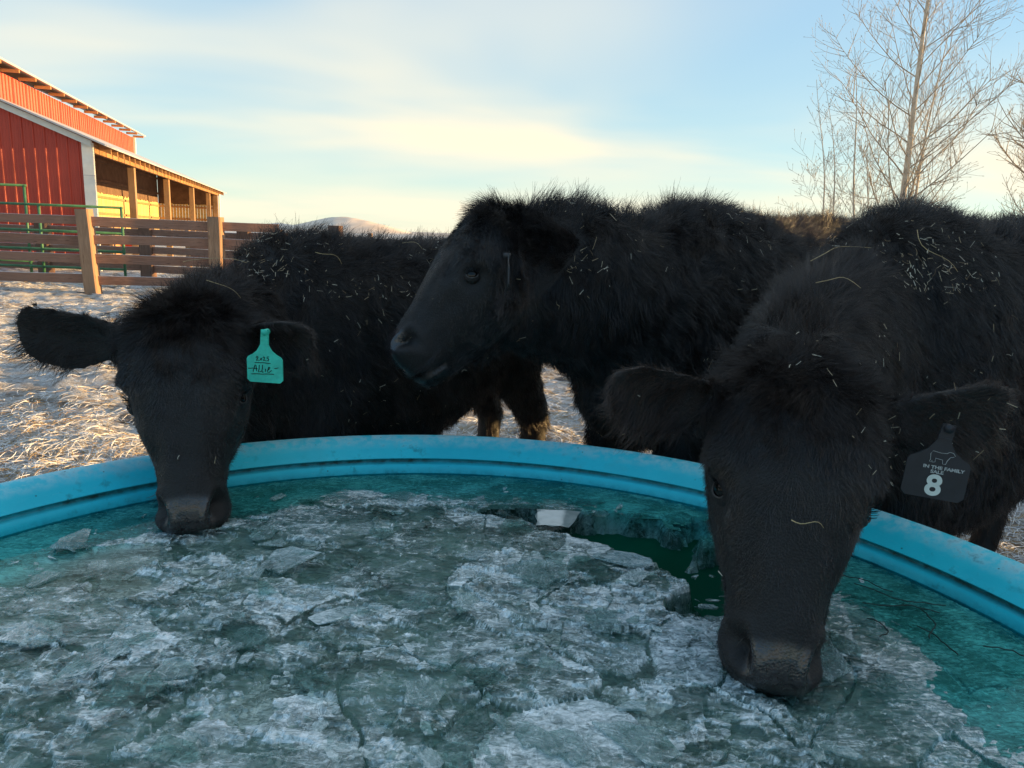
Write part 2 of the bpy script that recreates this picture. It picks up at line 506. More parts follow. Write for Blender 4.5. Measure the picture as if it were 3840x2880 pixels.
# lean-to walls: pale boards below, eave shade painted in as dark sheathing above
bw = bpy.data.meshes.new('board')
tmp = MB().bbox((0, 0, 0), (.135, .022, 1.7), .004, 0, .002)
bw.from_pydata(tmp.v, [], tmp.f); bw.materials.append(M['board'])
for i in range(20):
    o = bpy.data.objects.new('board', bw); link(o, BARN); o.location = (-2.92 + i * .147, 22.86 + random.uniform(-.004, .004), 1.42 + random.uniform(-.02, .02))
for i in range(120):
    o = bpy.data.objects.new('board', bw); link(o, BARN); o.location = (-2.96 + random.uniform(-.004, .004), 5.0 + i * .148, 1.42 + random.uniform(-.03, .03)); o.rotation_euler = (0, 0, math.pi / 2)
for z in (.75, 1.50, 2.12):
    MB().box((-1.5, 22.80, z), (2.8, .05, .09)).build('girt', M['lumber'], BARN)
    MB().box((-2.90, 13.5, z), (.05, 18.0, .09)).build('girt', M['lumber'], BARN)
MB().prism([(-2.98, 2.24), (-.25, 2.24), (-.25, rake(-.25) - .16), (-2.98, rake(-2.98) - .16)], 22.93, 22.97).build('end_sheathing', M['shadewood'], BARN)
MB().box((-3.01, 11.2, 3.2), (.04, 23.4, 1.9)).build('back_sheathing', M['shadewood'], BARN)
MB().box((-3.01, 2.5, 1.1), (.04, 5.0, 2.2)).build('back_sheathing', M['shadewood'], BARN)
for z in (2.75, 3.5):
    MB().box((-2.94, 11.2, z), (.05, 23.0, .10)).build('girt', M['shadewood'], BARN)
feeder = empty('hay_feeder', (-12.6, 22.0, 0), math.asin(.25628))
tag(feeder, 'brown wooden bin standing under the lean-to roof', 'bin')
MB().box((0, 0, .62), (1.0, .06, 1.1)).build('front_panel', M['lumber'], feeder)
MB().box((0, .8, .62), (1.0, .06, 1.1)).build('back_panel', M['lumber'], feeder)
for sx in (-.5, .5):
    MB().box((sx, .4, .62), (.06, .86, 1.1)).build('side_panel', M['lumber'], feeder)
    MB().box((sx, -.04, .66), (.09, .05, 1.32)).build('leg', M['lumber_z'], feeder)
    MB().box((sx, .84, .66), (.09, .05, 1.32)).build('leg', M['lumber_z'], feeder)

# ------------------------------------------------------------------ fences
def plank_fence(label, posts, rails, mat_r, mat_p, pw=.21, th=1.34, rail_h=.15, front=True):
    root = empty('plank_fence', (posts[0][0], posts[0][1], 0)); tag(root, label, 'fence')
    ox, oy = posts[0][0], posts[0][1]
    for (x, y, tilt, hh) in posts:
        o = MB().bbox((0, 0, hh / 2 - .1), (pw * random.uniform(.9, 1.1), pw, hh + .2), .02, 0, .006).build('post', mat_p, root)
        o.location = (x - ox, y - oy, 0); o.rotation_euler = (random.uniform(-.01, .01), tilt, random.uniform(-.1, .1))
    for i in range(len(posts) - 1):
        x0, y0 = posts[i][:2]; x1, y1 = posts[i + 1][:2]
        a = math.atan2(y1 - y0, x1 - x0); L_ = math.hypot(x1 - x0, y1 - y0)
        for z in rails:
            dz0 = random.uniform(-.02, .02)
            o = MB().bbox((0, 0, 0), (L_ - .02, .04, rail_h * random.uniform(.93, 1.07)), .004, 0, .003).build('rail', mat_r, root)
            off = pw * .0
            o.location = ((x0 + x1) / 2 - ox + math.sin(a) * off, (y0 + y1) / 2 - oy - math.cos(a) * off, z + dz0)
            o.rotation_euler = (random.uniform(-.02, .02), random.uniform(-.008, .008), a)
    return root
random.seed(4)
fp = [(-11.3, 12.0, 0, 1.3), (-9.25, 12.15, .0, 1.32), (-7.12, 12.34, -.045, 1.37), (-5.17, 12.75, .0, 1.33), (-4.15, 12.95, .01, 1.10)]
plank_fence('brown plank fence with thick square posts in front of the green gate', fp, (1.19, .88, .55, .21), M['fence'], M['fence_z'])
fp2 = [(-13.2, 15.6, 0, 1.2), (-10.1, 15.8, 0, 1.15), (-7.9, 15.8, 0, 1.25), (-5.7, 15.5, 0, 1.25), (-3.75, 15.3, 0, 1.28), (-1.2, 15.2, 0, 1.22), (1.8, 15.2, 0, 1.22)]
plank_fence('darker plank fence running behind the green gate', fp2, (.98, .60, .24), M['fence'], M['dark_post'], .24)
plank_fence('short plank fence beyond the lean-to posts', [(-9.1, 20.5, 0, 1.15), (-6.6, 20.6, 0, 1.15), (-4.1, 20.7, 0, 1.15)], (.95, .62, .3), M['fence'], M['lumber_z'], .12)

def tube_gate(name, label, p0, p1, z0, ztop, rails, uprights, r=.024):
    root = empty(name, (p0[0], p0[1], 0)); tag(root, label, 'gate')
    dx, dy = p1[0] - p0[0], p1[1] - p0[1]
    at = lambda s, z: (dx * s, dy * s, z)
    for z in rails:
        MB().tube([at(0, z), at(.5, z + .004), at(1, z)], r if z > z0 + .01 else r, 8).build('rail', M['green'], root, True)
    for s in uprights:
        MB().tube([at(s, z0), at(s, ztop)], r * 1.1, 8).build('upright', M['green'], root, True)
    MB().tube([at(.0, ztop - .22), at(.06, ztop)], r * .9, 6).build('brace', M['green'], root, True)
    return root
tube_gate('tube_gate', 'green metal tube gate behind the plank fence', (-12.3, 14.3), (-7.58, 14.3), .07, 1.46, (.09, .28, .62, .97, 1.452), (0, .32, .66, .995))
tube_gate('tube_gate', 'taller green tube panel against the red barn wall', (-12.6, 14.8), (-9.72, 14.8), .05, 1.83, (.35, .8, 1.15, 1.82), (0, .985))

# ------------------------------------------------------------------ bare trees
def bark_mat():
    t = NT('pale_birch_bark')
    n = t.noise(14, 5, .6, t.mapping((1, 1, .35))); n2 = t.noise(3, 3)
    col = t.ramp(n, [(.30, (.16, .12, .085)), (.42, (.55, .47, .36)), (.7, (.72, .66, .54))])
    t.set(color=t.mix(t.ramp(n2, [(.4, 0.0), (.7, .4)]), col, (.30, .22, .14)), rough=.85, spec=.2); return t.m
M['bark'] = bark_mat()
M['twig'] = simple('twig_bark', (.38, .32, .24), .8, .2, .3, 4)
def bare_tree(label, base, stems, seed, twigdens=1.0):
    """stems: (dx,dy of foot, lean_x, lean_y, height, radius)"""
    rd = random.Random(seed)
    root = empty('bare_tree', base); tag(root, label, 'tree', 'bare trees behind the cows')
    crown = MB()
    def grow(p, d, length, r, depth, parts):
        n = 6 if depth < 2 else 4
        pts = [p.copy()]; q = p.copy(); dd = d.copy()
        for i in range(n):
            dd = (dd + Vector((rd.uniform(-1, 1), rd.uniform(-1, 1), rd.uniform(-.6, 1))) * .13 + Vector((0, 0, .05))).normalized()
            q = q + dd * (length / n); pts.append(q.copy())
        rr = [max(.0031, r * (1 - .8 * i / n)) for i in range(n + 1)]
        crown.tube(pts, rr, 5 if depth == 0 else (4 if depth == 1 else 3), False)
        if depth >= parts: 
            b = pts[-1]; crown.tube([b, b + dd * .03, b + dd * .05], [.005, .0075, .002], 3, False)
            return
        k = {0: 9, 1: 5, 2: 3}[depth]
        k = max(2, int(k * twigdens * min(1.4, .5 + length / 2.2))) if depth < 2 else k
        for j in range(k):
            f = rd.uniform(.18, 1.0); i = min(n - 1, int(f * n)); pp = pts[i].lerp(pts[i + 1], f * n - i)
            tdir = (pts[i + 1] - pts[i]).normalized()
            side = tdir.cross(Vector((rd.uniform(-1, 1), rd.uniform(-1, 1), rd.uniform(-1, 1)))).normalized()
            nd = (tdir * rd.uniform(.45, .9) + side * rd.uniform(.6, 1.0) + Vector((0, 0, .15))).normalized()
            ln = length * rd.uniform(.28, .48) * (1.15 - .5 * f)
            grow(pp, nd, max(.14, ln), max(.0034, r * .45), depth + 1, parts)
    for si, (dx, dy, lx, ly, h, r) in enumerate(stems):
        pts = []; n = 14
        for i in range(n + 1):
            t = i / n
            pts.append(Vector((dx + lx * t ** 1.2 * h + .07 * math.sin(t * 7 + si), dy + ly * t * h + .05 * math.sin(t * 5 + si * 2), t * h - .1)))
        rr = [max(.006, r * (1 - .92 * (i / n) ** .9)) for i in range(n + 1)]
        MB().tube(pts, rr, 10).build('trunk' if r > .05 else 'stem', M['bark'], root, True)
        nb = int(h * (4.6 if r > .07 else 3.2))
        for j in range(nb):
            f = .12 + .86 * (j + rd.random()) / nb
            i = min(n - 1, int(f * n)); pp = pts[i].lerp(pts[i + 1], f * n - i)
            a = j * 2.4 + rd.uniform(-.5, .5)
            up = rd.uniform(.6, 1.3)
            d = Vector((math.cos(a), math.sin(a), up)).normalized()
            ln = (.42 if r > .07 else .30) * h * (1 - f) ** .7 * rd.uniform(.6, 1.0) + .35
            grow(pp, d, min(ln, 3.2), max(.005, rr[i] * .27), 0 if ln > 1.2 else 1, 2)
    crown.build('crown', M['twig'], root, True)
    return root
bare_tree('leafless birch clump with a pale forked trunk behind the rightmost cow', (10.1, 20.0, 0),
          [(-.02, 0, .012, 0, 11.5, .105), (.42, .2, .05, .02, 7.6, .055), (-.85, .1, -.13, 0, 6.4, .045), (-1.5, -.3, -.17, 0, 5.2, .036), (-1.75, .2, -.12, .0, 5.6, .036), (-.6, .4, -.05, 0, 5.0, .032)], 5)
bare_tree('leafless tree reaching in from the edge past the rightmost cow', (14.3, 19.6, 0),
          [(0, 0, -.01, 0, 10.0, .15), (-.5, .2, -.09, 0, 7.0, .07), (.5, -.3, .1, 0, 7.5, .07)], 9)

# ------------------------------------------------------------------ shed added out of view to throw shade over the tank and cows
ADDED_SHED = empty('added_shade_shed', (8.2, 2.0, 0)); tag(ADDED_SHED, 'unseen red metal shed added to shade the corral', 'shed')
ribbed('wall', -9.0, 1.7, lambda s: 2.75, lambda s: 0.0, .0, M['red'], ADDED_SHED, axis='y', pitch=.23, proud=-.022)
MB().box((5.0, -3.65, 1.38), (.06, 10.7, 2.75)).build('back_wall', M['red'], ADDED_SHED)
for y in (-9.0, 1.7):
    MB().prism([(0, 0), (5, 0), (5, 2.75), (2.5, 3.7), (0, 2.75)], y - .03, y + .03).build('end_wall', M['red'], ADDED_SHED)
MB().prism([(-.3, 2.69), (-.3, 2.75), (2.5, 3.82), (2.5, 3.76)], -9.3, 1.9).build('roof', M['roof'], ADDED_SHED)
MB().prism([(5.3, 2.69), (5.3, 2.75), (2.503, 3.82), (2.503, 3.76)], -9.3, 1.9).build('roof', M['roof'], ADDED_SHED)
dr = MB().box((-.05, -1.0, 1.15), (.06, 2.4, 2.3)).build('door', M['white'], ADDED_SHED)
MB().box((-.10, .05, 1.1), (.04, .05, .2)).build('handle', M['roof'], dr)
# ------------------------------------------------------------------ stock tank
TX, TY = -.123, .871
WATER_Z = .514
TANK = empty('stock_tank', (TX, TY, 0)); tag(TANK, 'large round blue plastic stock tank full of water and broken ice', 'tank')
def lathe(name, prof, mat, parent, n=256, wob=0.0, smooth=True):
    a = np.linspace(0, 2 * np.pi, n, endpoint=False)
    V, F = [], []
    w = 1 + wob * (np.sin(a * 3 + 1) * .5 + np.sin(a * 5 + .3) * .3)
    for r, z in prof:
        V += [(r * w[i] * math.cos(a[i]), r * w[i] * math.sin(a[i]), z) for i in range(n)]
    for j in range(len(prof) - 1):
        for i in range(n):
            F.append((j * n + i, j * n + (i + 1) % n, (j + 1) * n + (i + 1) % n, (j + 1) * n + i))
    return mesh_obj(name, V, F, mat, parent, smooth)
def smooth_prof(pts, k=3):
    P = np.array(pts, float); out = []
    for i in range(len(P) - 1):
        p0, p1, p2, p3 = P[max(i - 1, 0)], P[i], P[i + 1], P[min(i + 2, len(P) - 1)]
        for t in np.arange(k) / k:
            out.append(tuple(.5 * ((2 * p1) + (-p0 + p2) * t + (2 * p0 - 5 * p1 + 4 * p2 - p3) * t * t + (-p0 + 3 * p1 - 3 * p2 + p3) * t ** 3)))
    out.append(tuple(P[-1])); return out
def plastic():
    t = NT('blue_tank_plastic')
    geo = t.co(); sp = t.n.new('ShaderNodeSeparateXYZ'); t.l.new(geo, sp.inputs[0])
    n1 = t.noise(5, 5, .6); n2 = t.noise(38, 5, .65); n3 = t.noise(110, 3, .6)
    col = t.ramp(n1, [(.3, (.015, .54, .70)), (.7, (.025, .66, .82))])
    # chalky wear and painted white highlights on the top of the roll
    top = t.ramp(sp.outputs['Z'], [(.575, 0.0), (.600, .75)])
    col = t.mix(t.math('MULTIPLY', top, t.ramp(n2, [(.40, .10), (.60, .95)])), col, (.50, .74, .80))
    scr = t.noise(3.5, 6, .75, t.mapping((9, 9, 60)), 2.0)
    col = t.mix(t.ramp(scr, [(.60, 0.0), (.70, .45)]), col, (.22, .62, .76))
    dust = t.noise(2.2, 5, .65)
    col = t.mix(t.math('MULTIPLY', t.ramp(dust, [(.50, 0.0), (.68, .6)]), t.ramp(n2, [(.4, .3), (.6, 1.0)])), col, (.10, .30, .34))
    # algae stains and scuffs
    col = t.mix(t.math('MULTIPLY', t.ramp(n2, [(.56, 0.0), (.72, .8)]), t.ramp(n1, [(.45, 0.0), (.65, .8)])), col, (.02, .16, .20))
    col = t.mix(t.ramp(t.voro(26), [(.03, .8), (.065, 0.0)]), col, (.03, .09, .09))
    line = t.math('MULTIPLY', t.ramp(sp.outputs['Z'], [(.536, 0.0), (.542, 1.0), (.549, 1.0), (.5545, 0.0)]), t.ramp(n1, [(.30, .5), (.55, 1.0)]))
    col = t.mix(t.math('MULTIPLY', line, t.ramp(n2, [(.3, .65), (.6, 1.0)])), col, (.012, .055, .05))
    low = t.ramp(sp.outputs['Z'], [(.505, .8), (.530, 0.0)])
    col = t.mix(t.math('MULTIPLY', low, t.ramp(n2, [(.4, .2), (.62, .9)])), col, (.01, .17, .24))
    t.set(color=col, rough=t.ramp(n2, [(.3, .34), (.7, .6)]), spec=.3, normal=t.bump(t.math('ADD', n2, t.math('MULTIPLY', n3, .4)), .22, .004))
    return t.m
M['plastic'] = plastic()
rim_prof = smooth_prof([(1.165, .505), (1.192, .520), (1.207, .550), (1.204, .582), (1.188, .599), (1.165, .597), (1.138, .582), (1.116, .562), (1.106, .553)], 4)
lathe('rim', rim_prof, M['plastic'], TANK, 320, .001)
lathe('wall', smooth_prof([(1.03, .002), (1.08, .01), (1.11, .06), (1.125, .16), (1.105, .22), (1.135, .30), (1.12, .37), (1.15, .45), (1.166, .506)], 4), M['plastic'], TANK, 256, .001)
lathe('inner_wall', smooth_prof([(1.107, .5525), (1.112, .547), (1.110, .541), (1.103, .536), (1.098, .527), (1.095, .512), (1.092, .49), (1.07, .40), (1.045, .25), (1.02, .08), (.95, .045), (.02, .045)], 4), M['plastic'], TANK, 320, .001)

def water_mat():
    t = NT('murky_green_water')
    n = t.noise(3.2, 4, .5); rp = t.noise(16, 3, .5); rp2 = t.noise(55, 2, .5)
    nrm = t.bump(t.math('ADD', rp, t.math('MULTIPLY', rp2, .15)), .10, .006)
    t.set(color=t.ramp(n, [(.3, (.002, .020, .012)), (.7, (.003, .040, .026))]), rough=.015, spec=.5, ior=1.9, normal=nrm)
    tr = t.n.new('ShaderNodeBsdfTransparent'); t.l.new(t.mix(t.attr('teal'), (.86, .94, .92), (.36, .92, .91)), tr.inputs[0])
    fr = t.n.new('ShaderNodeFresnel'); fr.inputs['IOR'].default_value = 1.36; t.l.new(nrm, fr.inputs['Normal'])
    see = t.math('SUBTRACT', .95, t.math('MULTIPLY', fr.outputs[0], .75), True)
    t.l.new(t.shader_mix(see, t.bsdf.outputs[0], tr.outputs[0]), t.out.inputs['Surface'])
    return t.m
M['water'] = water_mat()
# ------------------------------------------------------------------ broken ice
def jvoro(P, size, seed, warp=.25, stretch=(1, 1), rot=0.0):
    """jittered-grid voronoi: cell id hash, offset from seed, f1, f2"""
    c, s = math.cos(rot), math.sin(rot)
    Q = np.stack([(c * P[:, 0] + s * P[:, 1]) / stretch[0], (-s * P[:, 0] + c * P[:, 1]) / stretch[1]], 1)
    w = np.stack([vnoise(P, 1.2 / size, seed + 50, 2), vnoise(P, 1.2 / size, seed + 60, 2)], 1)
    Q = Q / size + w * warp
    I = np.floor(Q).astype(np.int64)
    f1 = np.full(len(P), 9.); f2 = np.full(len(P), 9.); idd = np.zeros(len(P), np.int64); off = np.zeros((len(P), 2))
    def h(ix, iy, k):
        v = (ix * 374761393 + iy * 668265263 + (seed * 7 + k) * 1274126177) & 0xffffffff
        v = ((v ^ (v >> 13)) * 1103515245) & 0xffffffff
        v = ((v ^ (v >> 16)) * 2246822519) & 0xffffffff
        return (v ^ (v >> 15)) / 4294967296.0
    for dx in (-1, 0, 1):
        for dy in (-1, 0, 1):
            ix, iy = I[:, 0] + dx, I[:, 1] + dy
            sx = ix + h(ix, iy, 1); sy = iy + h(ix, iy, 2)
            ox, oy = Q[:, 0] - sx, Q[:, 1] - sy
            d = np.hypot(ox, oy); b = d < f1
            f2 = np.where(b, f1, np.minimum(f2, d)); f1 = np.where(b, d, f1)
            idd = np.where(b, ix * 92821 + iy, idd); off[b] = np.stack([ox, oy], 1)[b] * size
    hr = lambda k: h(idd, idd * 3 + 7, 10 + k)
    return hr, off, f1 * size, f2 * size

def ice_mat(name, attr=True, plate=False):
    t = NT(name)
    n1 = t.noise(11, 6, .62, None, .8); n2 = t.noise(60, 6, .7, t.mapping((1, 1.8, 1)), 1.2); n3 = t.noise(230, 3, .6)
    if attr:
        tone = t.attr('tone')
    else:
        tone = t.objrand()
    tone = t.math('ADD', t.math('MULTIPLY', tone, .62), t.math('MULTIPLY', t.math('SUBTRACT', n1, .5), 1.1), True)
    tone = t.math('ADD', tone, t.math('MULTIPLY', t.math('SUBTRACT', n2, .5), 1.25), True)
    sc1 = t.noise(7, 7, .75, t.mapping((1, 5, 1), (0, 0, .5)), 2.5); sc2 = t.noise(9, 7, .75, t.mapping((5, 1, 1), (0, 0, .2)), 2.5)
    tone = t.math('ADD', tone, t.math('MULTIPLY', t.math('ADD', t.ramp(sc1, [(.56, 0.0), (.62, 1.0), (.66, .1)]), t.ramp(sc2, [(.58, 0.0), (.63, .9), (.67, 0.0)])), .30), True)
    col = t.ramp(tone, [(.05, (.07, .11, .105)), (.32, (.30, .40, .40)), (.60, (.62, .73, .75)), (.92, (.92, .98, 1.0))])
    hgt = t.math('ADD', n2, t.math('MULTIPLY', n3, .25))
    nrm = t.bump(hgt, .32, .006)
    t.set(color=col, rough=t.ramp(n2, [(.3, .08), (.7, .32)]), spec=.9, ior=1.4, normal=nrm, coat=1.0)
    t.bsdf.inputs['Coat IOR'].default_value = 1.8
    t.bsdf.inputs['Coat Roughness'].default_value = .04
    t.l.new(t.bump(hgt, .25, .006), t.bsdf.inputs['Coat Normal'])
    tr = t.n.new('ShaderNodeBsdfTransparent'); tr.inputs[0].default_value = (.80, .91, .89, 1)
    see = t.ramp(tone, [(.08, .88), (.45, .55), (.82, .08)])
    t.l.new(t.shader_mix(see, t.bsdf.outputs[0], tr.outputs[0]), t.out.inputs['Surface'])
    return t.m
M['ice'] = ice_mat('cloudy_ice')
M['plate'] = ice_mat('ice_plate_clear', False)
def ell(P, cx, cy, rx, ry, rot=0.0):
    c, s = math.cos(rot), math.sin(rot); x, y = P[:, 0] - cx, P[:, 1] - cy
    return np.hypot((c * x + s * y) / rx, (-s * x + c * y) / ry)
def ice_height(P):
    r = np.hypot(P[:, 0] - TX, P[:, 1] - TY)
    h = np.full(len(P), .0058); tone = np.full(len(P), .60)
    calm = np.maximum(sstep(.80, .96, r + .05 * vnoise(P, 6, 21, 3)) * .95, sstep(.50, .72, P[:, 0] + .05 * vnoise(P, 7, 22, 2)) * .88)      # thin smooth ice by the wall
    edges = []; smooth_cell = None
    for i, (sz, tilt, base, stt, wt) in enumerate([(.19, .055, .007, (1.15, .9), .34), (.095, .13, .006, (1.5, .9), .36), (.040, .24, .0042, (1.6, .8), .28), (.017, .30, .0022, (1.5, .8), .18)]):
        hr, off, f1, f2 = jvoro(P, sz, 31 + i * 9, .30, stt, .35 - .2 * i)
        amp = (1 - calm) * (.35 + .65 * (hr(5) > .25)) * .72
        if i == 0: smooth_cell = np.where(hr(8) < .36, .22, 1.0)
        elif i > 0: amp = amp * smooth_cell
        h += amp * ((hr(0) - .5) * 2 * base + ((hr(1) - .5) * off[:, 0] + (hr(2) - .5) * off[:, 1]) * 2 * tilt)
        tone += wt * (hr(3) - .5) * 2 * (1 - .5 * calm) * (1 if i < 1 else (.4 + .6 * smooth_cell))
        edges.append((f2 - f1, hr))
    # open cracks between the big near plates
    near = 1 - sstep(.95, 1.15, P[:, 1])
    h -= near * .016 * (1 - sstep(.002, .006, edges[0][0])) * (edges[0][1](6) > .25)
    # white rims along some plate edges, painted in as highlights
    tone += .40 * (1 - sstep(.001, .007, edges[1][0])) * (edges[1][1](7) > .55)
    tone += .45 * (1 - sstep(.0008, .004, edges[2][0])) * (edges[2][1](7) > .62)
    tone -= .40 * (1 - sstep(.0005, .003, edges[2][0])) * (edges[2][1](7) < .30)
    lines = 1 - sstep(.0, .05, np.abs(vnoise(P, 14, 77, 3)))
    tone += .25 * lines * (1 - calm)
    h += .0012 * lines * (1 - calm)
    ck = np.maximum((1 - sstep(.0008, .0030, edges[0][0])) * (edges[0][1](6) > .15), (1 - sstep(.0005, .0020, edges[1][0])) * (edges[1][1](6) > .62))
    tone -= .9 * ck * (1 - calm)
    h += .0006 * vnoise(P, 160, 3, 2)
    op = np.minimum.reduce([ell(P, .29, 1.60, .23, .12, -.2), ell(P, .47, 1.43, .13, .17), ell(P, .38, 1.26, .09, .05, .3), ell(P, .04, 1.69, .10, .05)]) + .30 * vnoise(P, 12, 8, 4)
    m = 1 - sstep(.82, 1.08, op); h = h * (1 - m) - .080 * m
    pu = np.minimum.reduce([ell(P, -.80, 1.33, .16, .085, .5), ell(P, -.70, 1.24, .07, .05), ell(P, -.52, 1.43, .14, .05)]) + .25 * vnoise(P, 16, 9, 3)
    m = 1 - sstep(.8, 1.15, pu); h = h * (1 - .75 * m) - .0068 * m
    h -= calm * .0090
    h = np.where(h > .012, .012 + (h - .012) * .5, h)
    white = np.minimum.reduce([ell(P, -.40, 1.25, .16, .06), ell(P, .19, 1.12, .09, .06), ell(P, .13, .88, .10, .07), ell(P, -.02, 1.62, .10, .05), ell(P, -.15, 1.72, .10, .06)])
    tone += .38 * (1 - sstep(.5, 1.3, white + .2 * vnoise(P, 25, 4, 2)))
    tone = tone * (1 - calm) + calm * (.92 + .22 * vnoise(P, 9, 33, 3) + .25 * (1 - sstep(0, .06, np.abs(vnoise(P, 5, 34, 2)))))
    tone += .30 * m  # puddle ice whitened to stand in for bright reflected sky
    ice_height.calm = calm
    return h, np.clip(tone, 0, 1)
def polar_disc(name, rad, z, mat, nr=48, na=160):
    V = [(TX, TY, z)]; F = []
    for i in range(1, nr + 1):
        for j in range(na):
            a = 2 * math.pi * j / na; V.append((TX + rad * i / nr * math.cos(a), TY + rad * i / nr * math.sin(a), z))
    F += [(0, 1 + j, 1 + (j + 1) % na) for j in range(na)]
    for i in range(nr - 1):
        b0, b1 = 1 + i * na, 1 + (i + 1) * na
        F += [(b0 + j, b1 + j, b1 + (j + 1) % na, b0 + (j + 1) % na) for j in range(na)]
    return mesh_obj(name, V, F, mat)
water = polar_disc('water', 1.0945, WATER_Z, M['water'])
wv = np.array([v.co[:2] for v in water.data.vertices]); ice_height(wv)
at_ = water.data.attributes.new('teal', 'FLOAT', 'POINT'); at_.data.foreach_set('value', np.clip(ice_height.calm, 0, 1).astype(np.float32))
tag(water, kind='structure')
tm = NT('deep_murk'); tm.set(color=tm.ramp(tm.noise(4, 3), [(.3, (.006, .075, .045)), (.7, (.010, .120, .078))]), rough=.9, spec=.0)
murk = polar_disc('murky_water', 1.088, WATER_Z - .06, tm.m, 4, 128)
tag(murk, kind='structure')
step = .0032
ax = np.arange(-1.095, 1.0951, step)
AX, AY = np.meshgrid(ax, ax[ax > -.40], indexing='ij')
nb_ = AX.shape
PP = np.stack([AX.ravel() + TX, AY.ravel() + TY], 1)
ih, itone = ice_height(PP)
rr_ = np.hypot(AX.ravel(), AY.ravel())
ice, used = grid_mesh('ice_slush', np.concatenate([PP, (WATER_Z + ih)[:, None]], 1), nb_[0], nb_[1], M['ice'], None, False, keep=rr_ < 1.090)
at_ = ice.data.attributes.new('tone', 'FLOAT', 'POINT'); at_.data.foreach_set('value', itone[used].astype(np.float32))
tag(ice, 'jumbled grey green crushed ice covering the tank water', 'ice', kind='stuff')

# older milky ice just below, seen through the clear plates
def milky():
    t = NT('milky_under_ice')
    n1 = t.noise(5, 5, .6, None, 1.0); n2 = t.noise(26, 6, .7, t.mapping((1, 2, 1), (0, 0, .4)), 2.0)
    f = t.math('ADD', t.math('MULTIPLY', n1, .6), t.math('MULTIPLY', n2, .5))
    col = t.ramp(f, [(.40, (.035, .055, .048)), (.53, (.31, .38, .365)), (.68, (.66, .74, .73))])
    t.set(color=col, rough=.22, spec=.5, normal=t.bump(n2, .25, .004), coat=.6); return t.m
M['milky'] = milky()
bx_ = np.arange(-1.09, 1.091, .007)
BX, BY = np.meshgrid(bx_, bx_[bx_ > -.40], indexing='ij')
BP = np.stack([BX.ravel() + TX, BY.ravel() + TY], 1); bh, _t = ice_height(BP)
under, _u = grid_mesh('under_ice', np.concatenate([BP, (WATER_Z - .011 + .0035 * vnoise(BP, 8, 91, 2) + .0015 * vnoise(BP, 30, 92, 2))[:, None]], 1), BX.shape[0], BX.shape[1], M['milky'], None, True, keep=(np.hypot(BX.ravel(), BY.ravel()) < 1.088) & (bh > -.035))
tag(under, 'milky grey green ice lying under the clear broken plates', 'ice', kind='stuff')

def ice_plate(x, y, size, z, tilt, rot, thick, asp, rd, label):
    n = rd.randint(7, 12)
    ang = sorted(rd.uniform(0, 6.283) for _ in range(n))
    top = []
    for a in ang:
        q = size * rd.uniform(.62, 1.0)
        top.append((q * math.cos(a), q * math.sin(a) * asp))
    vs_ = [(px, py, rd.uniform(-.0008, .0008)) for px, py in top] + [(px * rd.uniform(.93, 1.03), py * rd.uniform(.93, 1.03), -thick) for px, py in top]
    vs_.append((0, 0, .001)); c = len(vs_) - 1
    fs = [(i, (i + 1) % n, c) for i in range(n)] + [(i, i + n, (i + 1) % n + n, (i + 1) % n) for i in range(n)] + [tuple(range(2 * n - 1, n - 1, -1))]
    o = mesh_obj('ice_plate', vs_, fs, M['plate'])
    o.location = (x, y, z); o.rotation_euler = (tilt[0], tilt[1], rot)
    tag(o, label, 'ice', 'broken ice plates')
    return o
def plate_label(x, y, s):
    size = 'large flat' if s > .06 else ('mid-sized jagged' if s > .032 else 'small jagged')
    if x > .12 and y < 1.25: where = 'by the nearest muzzle'
    elif x < -.45 and y > 1.15: where = 'near the tagged cow'
    elif y > 1.45: where = 'towards the far rim of the tank'
    elif y < .95: where = 'in the near tank'
    elif x < -.35: where = 'below the tagged cow'
    else: where = 'in the middle of the tank'
    return f'{size} ice plate lying on crushed ice {where}'
rd = random.Random(12)
cnt = 0
while cnt < 110:
    y = .66 + 1.15 * rd.random() ** 1.1; x = rd.uniform(-.80, .66) * (y * .95)
    if math.hypot(x - TX, y - TY) > .98: continue
    if ((x - .40) / .14) ** 2 + ((y - .99) / .12) ** 2 < 1 or ((x + .68) / .12) ** 2 + ((y - 1.49) / .10) ** 2 < 1: continue
    opn = ((x - .30) / .26) ** 2 + ((y - 1.55) / .16) ** 2 < 1
    if opn and rd.random() < .65: continue
    s = .016 + .075 * rd.random() ** 2.2
    if x > .5 and rd.random() < .6: continue
    hz = float(ice_height(np.array([[x, y]]))[0][0])
    ice_plate(x, y, s, WATER_Z + max(hz, -.001) + .003 + .004 * rd.random(), (rd.gauss(0, .07), rd.gauss(0, .07)), rd.uniform(0, 6.3), rd.uniform(.002, .005), rd.uniform(.4, .95), rd, plate_label(x, y, s))
    cnt += 1

# pale plate added in the open water, standing in for reflected sky
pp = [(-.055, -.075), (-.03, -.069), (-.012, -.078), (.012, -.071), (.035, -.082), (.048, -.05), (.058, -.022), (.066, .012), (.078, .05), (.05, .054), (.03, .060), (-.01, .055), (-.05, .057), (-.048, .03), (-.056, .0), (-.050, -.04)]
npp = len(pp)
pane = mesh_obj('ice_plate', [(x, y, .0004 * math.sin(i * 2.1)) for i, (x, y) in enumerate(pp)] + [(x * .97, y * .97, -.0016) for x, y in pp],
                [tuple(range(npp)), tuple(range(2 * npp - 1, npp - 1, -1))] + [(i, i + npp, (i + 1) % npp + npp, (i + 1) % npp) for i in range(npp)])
tp_ = NT('pale_sky_reflection'); tp_.set(color=tp_.ramp(tp_.noise(30, 4), [(.3, (.26, .33, .32)), (.7, (.44, .50, .49))]), rough=.06, spec=.8, coat=.6)
